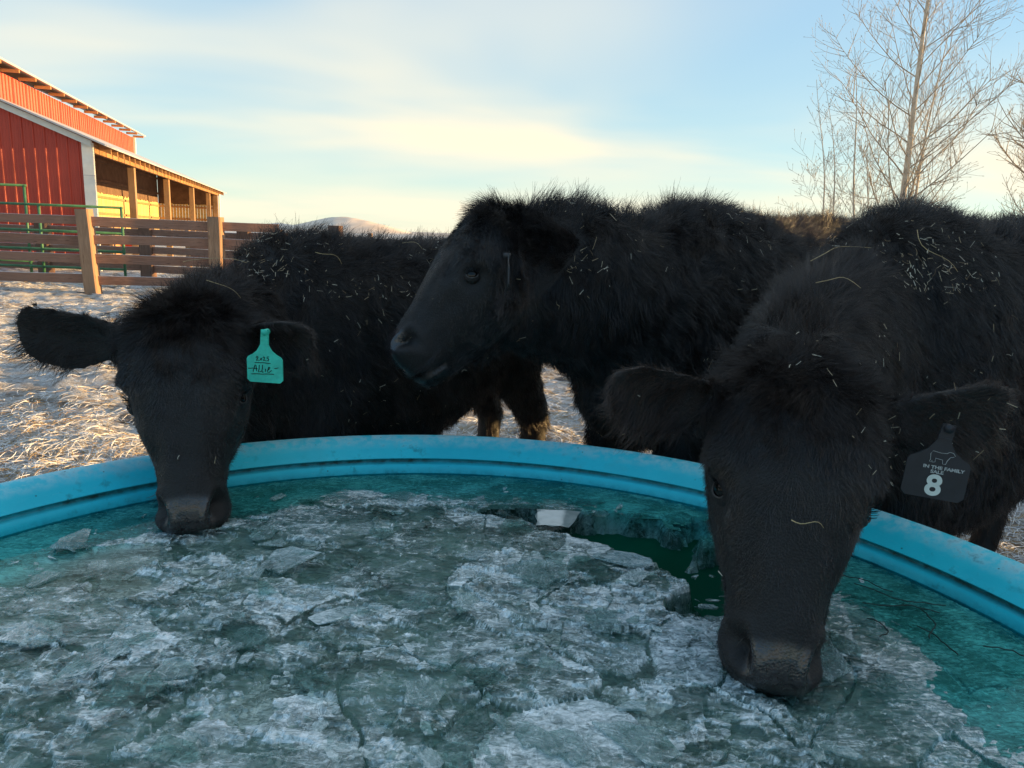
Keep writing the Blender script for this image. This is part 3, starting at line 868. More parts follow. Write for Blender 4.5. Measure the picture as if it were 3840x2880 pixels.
pane.data.materials.append(tp_.m); pane.scale = (.85, .8, 1); pane.location = (.115, 1.665, WATER_Z + .0012); tag(pane, 'pale plate standing in for sky reflected in the dark open water', 'ice')

# splinters too small to pick apart
def splinters(n=3000):
    r = np.random.default_rng(5)
    y = .62 + 1.25 * r.random(n) ** 1.15; x = (r.random(n) * 1.75 - .98) * y
    k = np.hypot(x - TX, y - TY) < 1.0 ; k &= ~((((x - .30) / .24) ** 2 + ((y - 1.55) / .15) ** 2 < 1) & (r.random(n) < .9))
    k &= ((x < .45) | (r.random(n) < .35)); k &= vnoise(np.stack([x, y], 1), 6, 15, 2) > -.35
    x, y = x[k], y[k]; n = len(x)
    h, _ = ice_height(np.stack([x, y], 1)); z = WATER_Z + np.maximum(h, -.001) + .001
    s = .003 + .015 * r.random(n) ** 3
    V = []; F = []; tone = []
    for i in range(n):
        a0 = r.uniform(0, 6.28); m = 5; asp = r.uniform(.25, .8); tx, ty = r.normal(0, .18, 2); th_ = r.uniform(.0012, .0035)
        rot = r.uniform(0, 6.28); c_, s_ = math.cos(rot), math.sin(rot); b = len(V); tn = r.uniform(.35, 1.0)
        for dz in (0, -th_):
            for q in range(m):
                a = a0 + q * 1.2566 + r.uniform(-.35, .35) if dz == 0 else None
                if dz == 0:
                    px, py = s[i] * math.cos(a), s[i] * math.sin(a) * asp
                    px, py = c_ * px - s_ * py, s_ * px + c_ * py
                    V.append((x[i] + px, y[i] + py, z[i] + tx * px + ty * py))
                else:
                    p = V[b + q]; V.append((p[0] * .96 + x[i] * .04, p[1] * .96 + y[i] * .04, p[2] - th_))
                tone.append(tn)
        F.append(tuple(range(b, b + m))); F += [(b + q, b + q + m, b + (q + 1) % m + m, b + (q + 1) % m) for q in range(m)]
    o = mesh_obj('ice_splinters', V, F, M['ice'])
    at = o.data.attributes.new('tone', 'FLOAT', 'POINT'); at.data.foreach_set('value', np.array(tone, np.float32))
    tag(o, 'glinting ice splinters scattered over the crushed ice', 'ice', kind='stuff')
splinters()
# ------------------------------------------------------------------ cattle
def coat_skin():
    t = NT('black_hide')
    mz = t.attr('muzzle'); n = t.noise(90, 4, .6); v = t.voro(260); n0 = t.noise(7, 3)
    base = t.ramp(n0, [(.3, (.003, .003, .0035)), (.7, (.007, .006, .0065))])
    nose = t.ramp(n, [(.3, (.016, .013, .013)), (.7, (.042, .034, .035))])
    t.set(color=t.mix(t.attr('nostril'), t.mix(mz, base, nose), (.003, .0025, .0025)), rough=t.math('SUBTRACT', .70, t.math('MULTIPLY', mz, .52)), spec=.5, coat=t.math('MULTIPLY', mz, .5),
          normal=t.bump(t.math('ADD', t.math('MULTIPLY', v, .8), n), .35, .003))
    return t.m
def fur_mat():
    t = NT('black_winter_fur')
    r = t.hairrand(); tint = t.attr('tint')
    col = t.ramp(r, [(0.0, (.0016, .0015, .0020)), (.6, (.0048, .0046, .0056)), (.95, (.024, .021, .022))])
    hi = t.n.new('ShaderNodeHairInfo').outputs['Intercept']
    col = t.mix(t.math('MULTIPLY', tint, t.ramp(hi, [(.15, .3), (.9, 1.0)])), col, (.085, .048, .032))
    col = t.mix(t.attr('pale'), col, (.11, .10, .095))
    t.set(color=col, rough=.26, spec=t.math('ADD', .45, t.math('MULTIPLY', t.attr('gloss'), .40))); return t.m
M['hide'] = coat_skin(); M['fur'] = fur_mat()
def eye_mat():
    t = NT('wet_brown_eye'); t.set(color=(.004, .003, .0025), rough=.04, spec=.32); return t.m
M['eye'] = eye_mat()
M['lid'] = simple('pale_eyelid_skin', (.05, .043, .042), .6, .35, .35, 60)
M['crust'] = simple('dried_tear_hair', (.085, .078, .075), .9, .1, .4, 90)
M['hoof'] = simple('dark_hoof', (.03, .026, .024), .5, .4, .3, 30)

def loft(mb, rings):
    """rings: list of (n,3) arrays with equal n"""
    n = len(rings[0]); vs_ = []; fs = []
    for i, r in enumerate(rings):
        vs_ += [tuple(p) for p in r]
        if i:
            a, b = (i - 1) * n, i * n
            fs += [(a + k, a + (k + 1) % n, b + (k + 1) % n, b + k) for k in range(n)]
    fs.append(tuple(range(n - 1, -1, -1))); fs.append(tuple((len(rings) - 1) * n + k for k in range(n)))
    mb.add(vs_, fs)
def nrm(v):
    v = np.asarray(v, float); return v / np.linalg.norm(v)
HEAD_U = np.array([-.05, 0, .06, .15, .25, .38, .48, .56, .63, .71, .79, .86, .92, .97, 1.01, 1.035])
HEAD_W = np.array([.09, .165, .225, .262, .278, .270, .248, .228, .200, .166, .149, .150, .158, .150, .115, .06])
HEAD_F = np.array([-.04, .04, .085, .112, .130, .126, .110, .098, .086, .070, .060, .054, .050, .038, .004, -.05])
HEAD_B = np.array([.10, .18, .26, .35, .42, .47, .49, .48, .46, .42, .38, .36, .345, .325, .285, .22])
def interp(u, A): return np.interp(u, HEAD_U, A)

def bezier(p0, p1, p2, p3, n):
    t = np.linspace(0, 1, n)[:, None]
    return (1 - t) ** 3 * p0 + 3 * (1 - t) ** 2 * t * p1 + 3 * (1 - t) * t * t * p2 + t ** 3 * p3

def cow(label, W, Rp, P, Mz, lat, ears, H, scale=1.0, nfur=110000, seed=1, neckdrop=0.0, top_len=.045, wave=.5, coat_len=.034, neck_w=1.0, neck_r=1.0, throat=.125, neck_off=0.0, spread=1.0, head_w=1.0, eye_r=1.0, mz_w=1.0, belly=0.0):
    rg = np.random.default_rng(seed)
    W, Rp, P, Mz = map(lambda a: np.array(a, float), (W, Rp, P, Mz))
    L = np.linalg.norm(Mz - P)
    ua = nrm(Mz - P); va = np.array(lat, float); va = nrm(va - va.dot(ua) * ua); wa = np.cross(ua, va)
    fwd = nrm([*(W - Rp)[:2], 0]); side = np.array([-fwd[1], fwd[0], 0]); up = np.array([0, 0, 1.])
    blen = np.linalg.norm((W - Rp)[:2])
    mb = MB()
    # trunk
    rings = []
    for t, zt, zb, hw in [(-.14, .90, .74, .05), (-.11, .95, .66, .14), (-.03, .985, .58, .20), (.10, 1.0, .52, .235), (.28, .99, .45, .262), (.5, .972, .375, .285), (.72, .975, .37, .275), (.90, .998, .385, .245), (1.04, .985, .40, .215), (1.15, .93, .42, .18), (1.23, .82, .48, .13), (1.28, .72, .53, .06)]:
        zb -= belly * float(sstep(.2, .6, np.array(t)) * (1 - sstep(1.12, 1.26, np.array(t))))
        c = Rp + (W - Rp) * t; zt *= H; zb *= H; hw *= scale
        cz = zb + (zt - zb) * .52
        th = np.linspace(0, 2 * np.pi, 28, endpoint=False)
        cs, sn = np.cos(th), np.sin(th)
        x = hw * np.sign(cs) * np.abs(cs) ** .85 * np.where(sn > 0, 1 - .22 * sn ** 3, 1 - .08 * sn ** 2)
        z = cz + np.where(sn > 0, (zt - cz), (cz - zb)) * np.sign(sn) * np.abs(sn) ** .9
        rings.append(np.stack([c[0] + side[0] * x, c[1] + side[1] * x, z], 1))
    loft(mb, rings)
    # neck
    n0 = Rp + (W - Rp) * .95; n0[2] = .70 * H
    n3 = P + ua * L * .20 - wa * L * .16
    back = nrm(-wa * .8 - ua * .45)
    cv = bezier(n0, n0 + fwd * blen * .28 + up * (.05 - neckdrop), n3 + back * L * .35, n3, 12)
    rings = []
    for i, c in enumerate(cv):
        s = i / 11; tg = nrm(cv[min(i + 1, 11)] - cv[max(i - 1, 0)])
        sd = nrm(np.cross(tg, up)) * (1 - s) + s * (va if va.dot(np.cross(tg, up)) > 0 else -va); sd = nrm(sd - sd.dot(tg) * tg)
        uv = np.cross(sd, tg)
        rv = (.27 * H / 1.2 * (1 - s) + throat * L / .47 * s) * (1 - .10 * math.sin(s * math.pi)) * neck_r; hw = (.185 * scale * (1 - s) + .108 * L / .47 * s) * neck_w
        c = c - up * (neck_off * math.sin(s * math.pi) + (throat - .125) * 1.25 * s)
        th = np.linspace(0, 2 * np.pi, 24, endpoint=False)
        rings.append(c + np.cos(th)[:, None] * sd * hw + np.sin(th)[:, None] * uv * rv)
    loft(mb, rings)
    # head
    rings = []
    for u, hw, f, b in zip(HEAD_U, HEAD_W, HEAD_F, HEAD_B):
        hw *= head_w * (1 + (mz_w - 1) * sstep(.55, .75, np.array(u)))
        c = -.10 if u < .8 else -.10 - .02 * (u - .8) / .2
        th = np.linspace(0, 2 * np.pi, 28, endpoint=False); cs, sn = np.cos(th), np.sin(th)
        e = .80
        x = hw * np.sign(cs) * np.abs(cs) ** e * np.where(sn < 0, 1 - (.42 if u < .8 else .25) * sn ** 2, 1 - .10 * sn ** 4)
        w = c + np.where(sn > 0, f - c, b + c) * np.sign(sn) * np.abs(sn) ** e
        rings.append(P + ua * u * L + np.outer(x * L, va) + np.outer(w * L, wa))
    loft(mb, rings)
    # ears: (side sign, tip position, opening direction, half width)
    ear_axes = []
    for sgn, tip, opn, ew in ears:
        B = P + ua * L * .13 + va * sgn * L * .215 - wa * L * .09
        T = np.array(tip, float); ex = nrm(T - B); on = np.array(opn, float); on = nrm(on - on.dot(ex) * ex); ey = np.cross(ex, on)
        if ey[2] < 0: ey = -ey
        el = np.linalg.norm(T - B); rings = []
        for s, k in [(-.1, .34), (.05, .42), (.2, .66), (.38, .93), (.55, 1.0), (.72, .96), (.86, .80), (.95, .52), (1.0, .22)]:
            th = np.linspace(0, 2 * np.pi, 20, endpoint=False)
            a = np.cos(th) * ew * k; thk = (.020 if s < .3 else .014) * (1.0 if s < .9 else .7)
            bnd = (np.cos(th) ** 2) * ew * k * .42 * sstep(-.1, .4, np.array(s))
            rings.append(B + ex * el * s - up * .022 * max(0, s) ** 2 - ey * ew * .34 * math.sin(math.pi * min(max(s, 0), 1)) + np.outer(a, ey) + np.outer(np.sin(th) * thk + bnd - ew * .15, on))
        loft(mb, rings); ear_axes.append((B, T, ew, ex, on))
    # legs and tail
    def chain(pts):
        mb.tube([tuple(p[:3]) for p in pts], [p[3] for p in pts], 14)
    gz = 0.0
    for sg in (-1, 1):
        def lp(t, z, r, o):
            c = Rp + (W - Rp) * t + side * sg * o * scale; return (c[0], c[1], z * H, r * scale)
        chain([lp(.93, .62, .12, .12), lp(1.03, .47, .098, .13), lp(1.06, .36, .075, .12), lp(1.07, .29, .060, .115), lp(1.06, .20, .044, .11), lp(1.06, .09, .044, .11), lp(1.08, .05, .046, .11), lp(1.09, .0, .05, .11)])
        chain([lp(.05, .76, .16, .09), lp(.09, .64, .145, .12), lp(.05, .54, .098, .13), lp(-.05, .44, .066, .13), lp(-.10, .36, .056, .125), lp(-.08, .22, .045, .12), lp(-.05, .09, .046, .12), lp(-.02, .05, .048, .12), lp(.0, .0, .052, .12)])
    tb = Rp + (W - Rp) * -.13
    tp = [(tb - fwd * o + side * .01) for o in (-.04, .02, .05, .05, .04, .03)]
    chain([(p[0], p[1], z * H, r) for p, z, r in zip(tp, (.93, .88, .75, .6, .46, .34), (.03, .026, .020, .018, .026, .012))])
    me0 = bpy.data.meshes.new('tmp'); me0.from_pydata(mb.v, [], mb.f); me0.update()
    bm = bmesh.new(); bm.from_mesh(me0); bmesh.ops.recalc_face_normals(bm, faces=bm.faces); bm.to_mesh(me0); bm.free()
    ob = bpy.data.objects.new('tmp', me0); COL.objects.link(ob)
    md = ob.modifiers.new('r', 'REMESH'); md.mode = 'VOXEL'; md.voxel_size = .0072
    ms = ob.modifiers.new('s', 'SMOOTH'); ms.factor = .5; ms.iterations = 9
    dg = bpy.context.evaluated_depsgraph_get()
    me = bpy.data.meshes.new_from_object(ob.evaluated_get(dg), depsgraph=dg)
    bpy.data.objects.remove(ob); bpy.data.meshes.remove(me0)
    # sculpt head detail
    nv = len(me.vertices); V = np.empty(nv * 3, np.float32); me.vertices.foreach_get('co', V); V = V.reshape(-1, 3).astype(float)
    N = np.empty(nv * 3, np.float32); me.vertex_normals.foreach_get('vector', N); N = N.reshape(-1, 3).astype(float)
    Q = (V - P); hu, hv, hw_ = Q @ ua / L, Q @ va / L, Q @ wa / L
    inhead = (hu > -.1) & (hu < 1.1) & (np.abs(hv) < .34) & (hw_ > -.6) & (hw_ < .3)
    f_at = interp(hu, HEAD_F); w_at = interp(hu, HEAD_W)
    D = np.zeros(nv); nos = np.zeros(nv)
    # skin relief everywhere (muscle, folds)
    D += .008 * vnoise(V, 5.0, seed + 3, 2) * (~inhead) + .0016 * vnoise(V, 22, seed + 5, 2) * inhead
    for sg in (-1, 1):
        # nostril: slanted pit with a raised wing
        a = (hu - .905); b = (hv - sg * (.118 - .35 * (hu - .905) ** 2 * 8)); c = hw_ + .02
        aa = a * .95 - sg * b * .30; bb = a * .30 * sg + b * .95
        dn = np.sqrt((aa / .050) ** 2 + (bb / .024) ** 2 + (c / .085) ** 2)
        D += inhead * (-.026 * np.exp(-dn ** 2) * L / .47 + .006 * np.exp(-((dn - 1.7) / .5) ** 2))
        nos = np.maximum(nos, inhead * (1 - sstep(.75, 1.25, dn)))
        # eye socket with brow
        de = np.sqrt(((hu - .425) / .070) ** 2 + ((hw_ + .045) / .060) ** 2 + ((hv - sg * .24) / .09) ** 2)
        D += inhead * (-.017 * np.exp(-de ** 2))
        db = np.sqrt(((hu - .325) / .055) ** 2 + ((hw_ + .035) / .06) ** 2 + ((hv - sg * .25) / .08) ** 2)
        D += inhead * .013 * np.exp(-db ** 2)
        # cheek hollow below the eye
        dc = np.sqrt(((hu - .60) / .11) ** 2 + ((hw_ + .05) / .07) ** 2 + ((hv - sg * .21) / .09) ** 2)
        D += inhead * (-.011 * np.exp(-dc ** 2))
        # long groove between nose bone and cheek
        dg_ = np.sqrt(((hu - .66) / .16) ** 2 + ((hv - sg * .125) / .032) ** 2)
        D += inhead * (hw_ > -.05) * (-.007 * np.exp(-dg_ ** 2))
        # tear line
        dt_ = np.sqrt(((hu - .50) / .05) ** 2 + ((hv - sg * .185) / .03) ** 2)
        D += inhead * (hw_ > -.06) * (-.005 * np.exp(-dt_ ** 2))
        # mouth line
        p0 = np.array([1.02, -.20]); p1 = np.array([.86, -.255]); q = np.stack([hu, hw_], 1); tt = np.clip(((q - p0) @ (p1 - p0)) / ((p1 - p0) @ (p1 - p0)), 0, 1)
        dm = np.linalg.norm(q - (p0 + tt[:, None] * (p1 - p0)), axis=1)
        D += inhead * (np.sign(hv) == sg) * (-.015 * np.exp(-(dm / .012) ** 2))
    # shallow dish along the middle of the face
    D += inhead * (-.005) * np.exp(-(((hu - .58) / .16) ** 2 + (hv / .06) ** 2)) * (hw_ > 0)
    V = V + N * D[:, None]
    me.vertices.foreach_set('co', V.astype(np.float32).ravel()); me.update()
    muz = sstep(.865, .905, hu + .022 * np.cos(hv * 11)) * inhead * sstep(-.17, -.12, hw_) * (1 - sstep(.092, .120, np.abs(hv) + (hu - .93) * .25))
    ql = np.stack([hu, hw_], 1); p0 = np.array([1.02, -.225]); p1 = np.array([.875, -.275]); tl = np.clip(((ql - p0) @ (p1 - p0)) / ((p1 - p0) @ (p1 - p0)), 0, 1)
    muz = np.maximum(muz, .45 * inhead * np.exp(-(np.linalg.norm(ql - (p0 + tl[:, None] * (p1 - p0)), axis=1) / .022) ** 2))
    an = me.attributes.new('nostril', 'FLOAT', 'POINT'); an.data.foreach_set('value', nos.astype(np.float32))
    at = me.attributes.new('muzzle', 'FLOAT', 'POINT'); at.data.foreach_set('value', muz.astype(np.float32))
    me.polygons.foreach_set('use_smooth', [True] * len(me.polygons))
    me.materials.clear(); me.materials.append(M['hide'])
    me.name = 'black_cow'
    body = bpy.data.objects.new('black_cow', me); link(body)
    tag(body, label, 'cow')
    # eyes
    hd = lambda u, v, w: Vector(P + ua * u * L + va * v * L + wa * w * L)
    for sg in (-1, 1):
        c = hd(.425, sg * .205 * head_w, -.045)
        bm = bmesh.new(); bmesh.ops.create_uvsphere(bm, u_segments=24, v_segments=16, radius=.0225 * eye_r)
        m2 = bpy.data.meshes.new('eye'); bm.to_mesh(m2); bm.free(); m2.materials.append(M['eye']); m2.polygons.foreach_set('use_smooth', [True] * len(m2.polygons))
        e = bpy.data.objects.new('eye', m2); link(e, body); e.location = c
        # lids: a shell over the ball with an almond opening
        axv = nrm(va * sg * .93 + wa * .36); e1 = ua * .61 + wa * .79; e1 = nrm(e1 - e1.dot(axv) * axv); e2 = np.cross(axv, e1)
        if e2.dot(ua) > 0: e2 = -e2                     # e2 points up towards the brow
        vs_, fs, rim_ = [], [], []; nn_ = 28; cc = np.array(c)
        for j in range(5):
            for k in range(nn_):
                w = 2 * math.pi * k / nn_; cw_, sw_ = math.cos(w), math.sin(w)
                opening = .80 / math.sqrt((cw_ / 1.0) ** 2 + (sw_ / (.48 if sw_ > 0 else .62)) ** 2)
                phi = opening + (1.75 - opening) * j / 4; rr2 = (.0245 + .0035 * math.sin(j / 4 * math.pi)) * eye_r
                p = cc + rr2 * (axv * math.cos(phi) + (e1 * cw_ + e2 * sw_) * math.sin(phi)); vs_.append(tuple(p))
                if j == 0: rim_.append(Vector(p))
            if j:
                fs += [((j - 1) * nn_ + k, (j - 1) * nn_ + (k + 1) % nn_, j * nn_ + (k + 1) % nn_, j * nn_ + k) for k in range(nn_)]
        lid = mesh_obj('eyelid', vs_, fs, M['hide'], body, True)
        MB().tube([rim_[k % nn_] for k in range(nn_ // 2, nn_ + 1)], .0016, 6).build('lower_lid_edge', M['crust'], lid, True)
        lash = []
        for k in range(1, nn_ // 2):
            for q in range(2):
                o_ = np.array(rim_[k]) + rg.normal(0, .001, 3); dv = nrm(axv * .8 + e2 * .25 + e1 * math.cos(2 * math.pi * k / nn_) * .5 + ua * .15 + rg.normal(0, .1, 3))
                lash.append([o_ + dv * .016 * t + e2 * .006 * t * t for t in (0, .35, .7, 1)])
        strands('eyelashes', np.array(lash), .0005, .0002, M['fur'], body, np.zeros(len(lash)))
    # ---------------- fur
    me.calc_loop_triangles(); nt = len(me.loop_triangles)
    T = np.empty(nt * 3, np.int32); me.loop_triangles.foreach_get('vertices', T); T = T.reshape(-1, 3)
    N = np.empty(nv * 3, np.float32); me.vertex_normals.foreach_get('vector', N); N = N.reshape(-1, 3).astype(float)
    A, B, C = V[T[:, 0]], V[T[:, 1]], V[T[:, 2]]
    area = np.linalg.norm(np.cross(B - A, C - A), axis=1) / 2
    cen = (A + B + C) / 3; fn = N[T].mean(1)
    tc = np.array([0, 0, CAM_H]) - cen; dist = np.linalg.norm(tc, axis=1)
    facing = (fn * tc).sum(1) / dist
    wgt = area * np.where(facing > -.30, 1.0, .10) * np.clip(1.6 / dist, .5, 2.0) ** 1.2
    hq = cen - P; cu, cvv, cw = hq @ ua / L, hq @ va / L, hq @ wa / L
    isH = (cu > -.12) & (cu < 1.08) & (np.abs(cvv) < .32) & (cw > -.42)
    wgt *= np.where(isH, 2.6, 1.0) * np.where(cen[:, 2] < .42, .25, 1.0)
    mzf = muz[T].max(1); wgt *= (mzf < .35)
    eyed = np.minimum(np.linalg.norm(np.stack([cu - .425, cvv - .22, cw + .045], 1), axis=1), np.linalg.norm(np.stack([cu - .425, cvv + .22, cw + .045], 1), axis=1))
    wgt *= eyed > .050
    wgt /= wgt.sum()
    idx = rg.choice(nt, nfur, p=wgt)
    r1, r2 = np.sqrt(rg.random(nfur)), rg.random(nfur)
    b0, b1, b2 = 1 - r1, r1 * (1 - r2), r1 * r2
    S = A[idx] * b0[:, None] + B[idx] * b1[:, None] + C[idx] * b2[:, None]
    n = N[T[idx, 0]] * b0[:, None] + N[T[idx, 1]] * b1[:, None] + N[T[idx, 2]] * b2[:, None]; n /= np.linalg.norm(n, axis=1)[:, None]
    hq = S - P; su, sv, sw = hq @ ua / L, hq @ va / L, hq @ wa / L
    head = (su > -.12) & (su < 1.08) & (np.abs(sv) < .30) & (sw > -.40)
    # body defaults
    ln = np.full(nfur, coat_len) * rg.uniform(.6, 1.25, nfur); lift = np.full(nfur, .40)
    dr = -fwd[None, :] * .35 + np.array([0, 0, -1.0])[None, :] + np.zeros((nfur, 3))
    topm = sstep(.55, .90, n[:, 2]) * (S[:, 2] > .80 * H) * (~head)
    ln = ln * (1 - topm) + topm * top_len * rg.uniform(.45, 1.3, nfur)
    lift = lift * (1 - topm) + topm * rg.uniform(.7, 1.6, nfur)
    dr = dr * (1 - topm[:, None]) + topm[:, None] * (-fwd[None, :] * .6 + rg.normal(0, .3, (nfur, 3)))
    tint = .18 * np.clip(vnoise(S, 2.2, seed + 9, 2) + .3, 0, 1) + topm * .15
    # legs browner low down, also standing in for sunlit patches
    tint = np.maximum(tint, .6 * (1 - sstep(.30, .62, S[:, 2])) * (~head))
    # head
    face = np.where(su > .5, .0085, .0135); face = np.where(su > .78, .0060, face)
    fore = (1 - sstep(.22, .48, su)) * (sw > -.12)
    hl = face * (1 - fore) + fore * (.016 + .022 * (1 - sstep(.02, .24, su)))
    hl = np.where(sw < -.16, np.maximum(hl, .016), hl) * rg.uniform(.6, 1.3, nfur)
    hdir = ua[None, :] * (.9 * np.where(su < .34, 1, .75))[:, None] + va[None, :] * (np.sign(sv) * np.minimum(np.abs(sv) * 3.0, .8))[:, None] - wa[None, :] * .25
    ln = np.where(head, hl, ln); lift = np.where(head, np.where(fore > .5, .45, .14), lift); dr = np.where(head[:, None], hdir, dr)
    # poll tuft
    poll = head & (su < .10)
    ln = np.where(poll, rg.uniform(.02, .05, nfur) * top_len / .045, ln); lift = np.where(poll, rg.uniform(.4, 1.3, nfur), lift)
    dr = np.where(poll[:, None], ua[None, :] * .8 + va[None, :] * rg.normal(0, .7, nfur)[:, None] + wa[None, :] * .4, dr)
    # around the eyes keep it short
    de = np.minimum(np.linalg.norm(np.stack([su - .425, (sv - .235), sw + .045], 1), axis=1), np.linalg.norm(np.stack([su - .425, (sv + .235), sw + .045], 1), axis=1))
    ln = np.where(de < .085, np.minimum(ln, .0035), ln)
    for (Bp, Tp, ew, ex, on) in ear_axes:
        el = np.linalg.norm(Tp - Bp); tt = (S - Bp) @ ex / el
        dd = np.linalg.norm(S - Bp - np.clip(tt, 0, 1)[:, None] * ex * el, axis=1)
        em = (tt > .22) & (tt < 1.12) & (dd < ew * 1.25)
        sidev = np.cross(ex, on)
        if sidev[2] < 0: sidev = -sidev
        lat_ = (S - Bp) @ sidev / ew
        ln = np.where(em, rg.uniform(.010, .024, nfur) * (1 + .7 * (np.abs(lat_) > .75) + .4 * (lat_ < -.55)), ln); lift = np.where(em, .35, lift)
        dr = np.where(em[:, None], ex[None, :] * .8 + sidev[None, :] * (lat_ * .9)[:, None] + np.array([0, 0, -.25]), dr)
        tint = np.where(em, np.clip(.25 + .5 * tt, 0, .8) * spread, tint)  # brown ear fur, brightened in place of light on the ear edges
    wh = (su > .80) & head & (rg.random(nfur) < .006)
    ln = np.where(wh, .028, ln); lift = np.where(wh, 1.4, lift)
    for k in range(3):
        dr[:, k] += wave * (vnoise(S, 9, seed + 20 + k, 2) * .8 + vnoise(S, 34, seed + 30 + k, 1) * .7)
    dr += rg.normal(0, 1, dr.shape) * np.where(head, .09, .16)[:, None]
    dr -= (dr * n).sum(1)[:, None] * n; dr /= np.maximum(np.linalg.norm(dr, axis=1), 1e-6)[:, None]
    K = 5; tt = np.linspace(0, 1, K)
    curl = rg.normal(0, .22, (nfur, 3)) + .18 * np.stack([vnoise(S, 50, seed + 40 + k, 1) for k in range(3)], 1)
    nn = dr + n * lift[:, None]; nn /= np.linalg.norm(nn, axis=1)[:, None]
    Pt = S[:, None, :] - n[:, None, :] * .001 + ln[:, None, None] * (nn[:, None, :] * tt[None, :, None] + (curl[:, None, :] + np.array([0, 0, -.12])) * (tt ** 2)[None, :, None])
    from mathutils import kdtree
    ng = nfur // 16; gi = rg.choice(nfur, ng, replace=False)
    kd = kdtree.KDTree(ng)
    for j, g in enumerate(gi): kd.insert(S[g], j)
    kd.balance()
    near = np.array([gi[kd.find(p)[1]] for p in S])
    cl = np.where(head, np.where(fore > .3, .55, .22), .48) * rg.uniform(.4, 1.0, nfur)
    cl = np.where(np.linalg.norm(S[near] - S, axis=1) < .03, cl, 0) * ((ln > .006))
    Pt = Pt + (cl[:, None] * (tt ** 1.4)[None, :])[:, :, None] * (Pt[near] - Pt)
    dcam = np.linalg.norm(S - np.array([0, 0, CAM_H]), axis=1)
    rad = np.where(head, .00024, .00030) * np.clip(dcam / 1.3, .8, 2.0)
    coat = strands('coat', Pt, rad, rad * .3, M['fur'], body, tint)
    dp = np.minimum(np.linalg.norm(np.stack([(su - .485) * .7, sv - .205 * head_w, (sw + .01) * .6], 1), axis=1), np.linalg.norm(np.stack([(su - .485) * .7, sv + .205 * head_w, (sw + .01) * .6], 1), axis=1))
    for nm_, val in (('gloss', (head & (su > .15)) * sstep(.15, .4, su)), ('pale', head * (1 - sstep(.012, .040, dp)) * rg.uniform(.2, 1.0, nfur))):
        a_ = coat.data.attributes.new(nm_, 'FLOAT', 'CURVE'); a_.data.foreach_set('value', val.astype(np.float32))
    return dict(body=body, S=S, n=n, ln=ln, head=head, su=su, topm=topm, hd=hd, P=P, ua=ua, va=va, wa=wa, L=L, H=H, fwd=fwd)

COWS = []
COWS.append(cow('black cow drinking head down at the tank, wearing a teal ear tag', (-.69, 2.22, 1.155), (-.06, 2.94, 1.16), (-.755, 1.66, .985), (-.682, 1.475, .527), (1, .26, .0),
    [(-1, (-1.13, 1.63, .968), (.15, -.95, -.25), .078), (1, (-.46, 1.64, .960), (-.1, -.9, -.45), .068)], 1.155, 1.0, 130000, 11, coat_len=.034, top_len=.055, spread=.6, head_w=.99, mz_w=.93))
COWS.append(cow('black cow in profile with its head raised behind the far rim', (.50, 2.38, 1.285), (1.44, 3.38, 1.335), (-.045, 2.02, 1.235), (-.325, 1.88, .865), (.30, -.95, 0),
    [(1, (.015, 1.865, 1.03), (-.5, -.8, .0), .045), (-1, (-.03, 2.26, 1.20), (-.2, .9, .1), .045)], 1.29, 1.06, 130000, 23, top_len=.062, wave=.75, coat_len=.036, neck_w=1.05, neck_r=1.14, throat=.17, neckdrop=.06, neck_off=-.062, spread=.6, eye_r=.85))
COWS.append(cow('black cow with straw on its face drinking nearest the camera', (.93, 1.86, 1.285), (1.82, 2.46, 1.26), (.468, 1.14, .982), (.406, .972, .533), (1, -.14, -.06),
    [(-1, (.155, 1.11, .980), (.1, -.95, -.35), .066), (1, (.80, 1.14, .965), (-.15, -.95, -.3), .066)], 1.285, 1.0, 170000, 37, coat_len=.032, top_len=.05, head_w=.97, neck_r=1.06, neck_w=.98, neck_off=0.0, belly=.08))
# ------------------------------------------------------------------ ear tags
def tag_plastic(name, c):
    t = NT(name); n = t.noise(45, 5, .65); n2 = t.noise(180, 3)
    col = t.ramp(n, [(.35, tuple(x * .72 for x in c)), (.62, c)])
    t.set(color=col, rough=.5, spec=.4, normal=t.bump(n2, .1, .001)); return t.m
M['teal'] = tag_plastic('teal_tag_plastic', (.045, .62, .46))
M['tagblack'] = tag_plastic('black_tag_plastic', (.022, .023, .028))
M['ink'] = simple('black_marker', (.008, .008, .01), .5, .3, .1)
M['print'] = simple('white_tag_print', (.62, .66, .60), .5, .3, .12, 60)
M['print_thin'] = simple('worn_tag_print', (.42, .43, .41), .6, .3, .3, 90)
def tag_outline(Wd, stem_top):
    half = [(.42, 0), (.5, .075), (.5, .63), (.46, .69), (.33, .76), (.215, .85), (.15, .95), (.115, 1.02), (.105, stem_top)]
    pts = [(x * Wd, z * Wd) for x, z in half] + [(-x * Wd, z * Wd) for x, z in half[::-1]]
    return pts
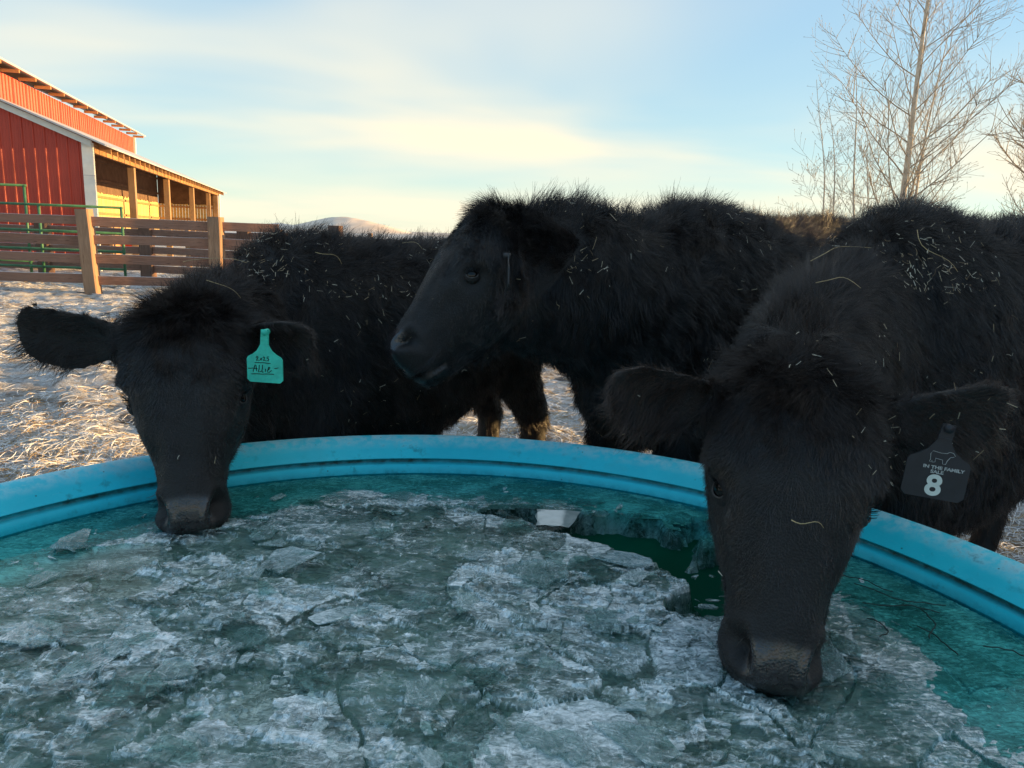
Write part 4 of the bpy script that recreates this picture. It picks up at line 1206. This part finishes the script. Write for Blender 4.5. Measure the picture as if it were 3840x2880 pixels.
def ear_tag(label, mat, Wd, loc, rot, stem_top, stem_lean=0.0):
    root = empty('ear_tag', loc); root.rotation_euler = rot
    tag(root, label, 'ear tag')
    pts = tag_outline(Wd, stem_top)
    th = .0016; n = len(pts)
    ln = lambda z: stem_lean * max(0, z - Wd * .95)
    vs_ = [(x + ln(z), -th, z) for x, z in pts] + [(x + ln(z), th, z) for x, z in pts]
    fs = [tuple(range(n)), tuple(range(2 * n - 1, n - 1, -1))] + [(i, i + n, (i + 1) % n + n, (i + 1) % n) for i in range(n)]
    panel = mesh_obj('tag_panel', vs_, fs, mat, root)
    for k in range(3):
        z = Wd * (1.05 + .10 * k); MB().box((ln(z), -th - .0004, z), (.20 * Wd, .0016, .028 * Wd)).build('rib', mat, panel)
    MB().tube([(ln(stem_top * Wd), -.006, stem_top * Wd - .006), (ln(stem_top * Wd), .012, stem_top * Wd - .006)], .007, 12).build('button', mat, root, True)
    return root
def strokes(name, lines, f, parent, r=.0007, mat=None, y=-.0022):
    for i, ln in enumerate(lines):
        MB().tube([(f(*p)[0], y, f(*p)[1]) for p in ln], r, 6).build(name, mat or M['ink'], parent)
def text(name, body, size, x, z, parent, mat, sx=1.0, bold=0.0, y=-.0021):
    cu = bpy.data.curves.new(name, 'FONT'); cu.body = body; cu.size = size; cu.align_x = 'CENTER'; cu.align_y = 'CENTER'; cu.extrude = .0002; cu.offset = bold
    cu.materials.append(mat)
    tmp_ = bpy.data.objects.new('tmp', cu); COL.objects.link(tmp_)
    dg = bpy.context.evaluated_depsgraph_get(); me = bpy.data.meshes.new_from_object(tmp_.evaluated_get(dg), depsgraph=dg); bpy.data.objects.remove(tmp_)
    me.materials.clear(); me.materials.append(mat)
    o = bpy.data.objects.new(name, me); link(o, parent); o.location = (x, y, z); o.rotation_euler = (math.pi / 2, 0, 0); o.scale = (sx, 1, 1)
    return o
WL = .084
t1 = ear_tag('teal ear tag with handwriting hanging from the drinking cow', M['teal'], WL, (-.552, 1.600, .832), (0, 0, R(-8)), 1.42, .06)
fL = lambda x, y: ((x - 748) / 665 * WL, (1320 - y) / 665 * WL)
strokes('handwriting', [
    [(592, 884), (604, 860), (624, 856), (630, 874), (612, 904), (597, 932), (620, 924), (658, 926)],
    [(690, 885), (676, 898), (674, 916), (688, 920), (700, 906), (696, 890), (688, 884)],
    [(722, 874), (738, 858), (754, 866), (748, 892), (728, 926), (748, 922), (776, 926)],
    [(836, 852), (800, 858), (796, 880), (820, 884), (832, 902), (820, 922), (788, 926)],
    [(566, 972), (640, 968), (720, 964), (800, 968), (862, 972)],
    [(440, 1080), (480, 1078), (524, 1072)],
    [(528, 1138), (545, 1080), (572, 1010), (588, 1020), (592, 1080), (596, 1120)], [(540, 1072), (580, 1080), (614, 1076)],
    [(650, 1010), (644, 1070), (630, 1134), (664, 1126), (690, 1118)], [(712, 1004), (704, 1070), (694, 1118), (706, 1138), (722, 1126)],
    [(768, 1072), (756, 1126)],
    [(800, 1100), (836, 1070), (846, 1034), (826, 1036), (806, 1090), (804, 1130), (830, 1132), (878, 1094)],
    [(932, 1056), (966, 1052), (1004, 1040)],
    [(500, 1178), (600, 1168), (700, 1170), (800, 1160), (918, 1160)]], fL, t1, .00085)
WR = .090
t3 = ear_tag('black ear tag with a white eight hanging beside the nearest cow', M['tagblack'], WR, (.652, 1.075, .801), (R(-4), R(5), R(-12)), 1.30, .1)
text('number', '8', WR * .50, -.01 * WR, WR * .215, t3, M['print'], 1.05, .0012)
text('lettering', 'IN THE FAMILY', WR * .078, .09 * WR, WR * .540, t3, M['print_thin'], 1.25, .0002)
text('lettering', 'SALE', WR * .078, .0, WR * .465, t3, M['print_thin'], 1.25, .0002)
fR = lambda x, y: ((x - 800) / 540 * WR, (755 - y) / 540 * WR)
strokes('outline_drawing', [[(722, 395), (714, 340), (730, 312), (800, 322), (850, 318), (868, 302), (900, 306), (922, 330), (905, 344), (884, 348), (862, 388), (856, 420), (828, 420), (824, 384), (762, 376), (764, 412), (742, 418), (736, 400), (732, 418), (716, 414), (722, 395)]], fR, t3, .0004, M['print_thin'])
M['taggrey'] = tag_plastic('grey_tag_plastic', (.035, .035, .037))
t2 = ear_tag('dark ear tag seen edge on below the raised cow\'s ear', M['taggrey'], .075, (-.02, 1.82, 1.045), (R(0), R(14), R(94)), 1.2)

# ------------------------------------------------------------------ straw caught in the coats
def fleck_mat():
    t = NT('straw_fleck'); r = t.hairrand()
    t.set(color=t.ramp(r, [(0, (.20, .13, .07)), (.4, (.42, .34, .22)), (.8, (.62, .58, .48))]), rough=.7, spec=.25); return t.m
M['fleck'] = fleck_mat()
M['stalk'] = simple('dry_straw', (.50, .38, .20), .7, .25, .3, 30)
def flecks():
    allP = []; rads = []
    for ci, (c, nf) in enumerate(zip(COWS, (260, 120, 380))):
        S, n, ln = c['S'], c['n'], c['ln']
        tc = np.array([0, 0, CAM_H]) - S; fac = (n * tc).sum(1) / np.linalg.norm(tc, axis=1)
        w = np.clip(fac, 0, 1) * (.12 + 1.0 * (S[:, 2] > .84 * c['H']) * (~c['head'])) * np.where(c['head'], (.25 + .9 * (c['su'] < .42)) if ci == 2 else .05, 1) * (S[:, 2] > .55)
        w = w * np.clip(.30 + vnoise(S, 5, 70 + ci, 3), .03, 1) ** 2.2
        idx = rng.choice(len(S), nf, p=w / w.sum())
        L_ = .004 + .020 * rng.random(nf) ** 1.8 * np.where(c['head'][idx], .7, 1.0) * (1 + .6 * (rng.random(nf) < .12)) * (1.2 if ci == 1 else 1)
        a = rng.normal(size=(nf, 3)); a -= (a * n[idx]).sum(1)[:, None] * n[idx] * .85; a /= np.linalg.norm(a, axis=1)[:, None]
        p0 = S[idx] + n[idx] * (ln[idx] * .45 + .004)[:, None]
        t = np.linspace(-.5, .5, 5)
        bend = rng.normal(0, .28, (nf, 3)) * (rng.random(nf) < .5)[:, None]
        allP.append(p0[:, None, :] + L_[:, None, None] * (a[:, None, :] * t[None, :, None] + bend[:, None, :] * (t ** 2)[None, :, None]))
        rads.append(rng.uniform(.0003, .0008, nf))
    o = strands('straw_flecks', np.concatenate(allP), np.concatenate(rads), np.concatenate(rads) * .7, M['fleck'])
    tag(o, 'pale straw flecks caught in the cows\' coats', 'straw', kind='stuff')
flecks()

# longer stalks lying in the coats, each one its own piece
def stalk(ci, frac_u, frac_v, seed, L_, label):
    c = COWS[ci]; r = random.Random(seed)
    S, n, ln = c['S'], c['n'], c['ln']
    i = int(np.argmin(np.linalg.norm(S - np.array(frac_u), axis=1)))
    p = Vector(S[i] + n[i] * (ln[i] * .6 + .004)); nn = Vector(n[i])
    d = Vector(frac_v); d = (d - nn * d.dot(nn)).normalized(); sd = nn.cross(d)
    pts = []; kink = r.uniform(-.8, .8)
    for k in range(9):
        t = k / 8 - .5
        pts.append(p + d * t * L_ + sd * (kink * L_ * (t * t - .08) + .1 * L_ * math.sin(t * 6)) + nn * (.012 * (1 - (2 * t) ** 2)))
    o = MB().tube(pts, [.0008 * (1 - .5 * k / 8) for k in range(9)], 6).build('straw_stalk', M['stalk'], None, True)
    tag(o, label, 'straw', 'straw stalks on the cows')
stalk(2, (.70, 1.62, 1.15), (1, .3, .3), 1, .16, 'long bent straw stalk high on the nearest cow\'s neck')
stalk(2, (.95, 1.70, 1.17), (.5, .2, -.9), 2, .13, 'curved straw stalk hanging on the nearest cow\'s shoulder')
stalk(2, (.60, 1.40, 1.08), (1, 0, .1), 3, .09, 'thin straw stalk low on the nearest cow\'s neck')
stalk(2, (.44, 1.02, .78), (1, 0, -.2), 4, .045, 'short kinked straw in the middle of the nearest cow\'s face')
stalk(0, (-.80, 1.95, 1.05), (1, 0, -.6), 5, .17, 'long pale straw stalk on the tagged cow\'s neck')
stalk(0, (-.72, 1.80, 1.02), (.9, .1, -.5), 6, .09, 'straw stalk just behind the tagged cow\'s poll')
stalk(0, (-.55, 2.15, 1.08), (1, 0, -.2), 7, .08, 'straw stalk across the tagged cow\'s shoulder')
stalk(0, (-.35, 2.45, 1.12), (.8, 0, .5), 8, .07, 'straw stalk high on the tagged cow\'s back')

# dark stems frozen in the thin ice by the wall
M['stem'] = simple('wet_dark_stem', (.02, .03, .028), .6, .3, .3, 20)
def stem(x, y, a, L_, seed, label):
    r = random.Random(seed); p = Vector((x, y, WATER_Z + .004)); pts = [p.copy()]
    for k in range(9):
        a += r.uniform(-.55, .55); p = p + Vector((math.cos(a), math.sin(a), 0)) * L_ / 9; p.z = WATER_Z + .003 + r.uniform(0, .003); pts.append(p.copy())
    o = MB().tube(pts, [.0011] * 10, 5).build('dark_stem', M['stem'], None, True); tag(o, label, 'twig', 'dark stems in the thin ice')
for k, (x, y, a, L_) in enumerate([(.64, 1.42, -.2, .16), (.70, 1.36, -.5, .17), (.68, 1.28, -.3, .14), (.78, 1.26, -.9, .12), (.74, 1.20, -1.1, .10), (.66, 1.22, -.2, .10), (.82, 1.14, -.7, .10)]):
    stem(x, y, a, L_, 40 + k, 'dark limp stem frozen in thin ice by the wall beside the nearest cow')
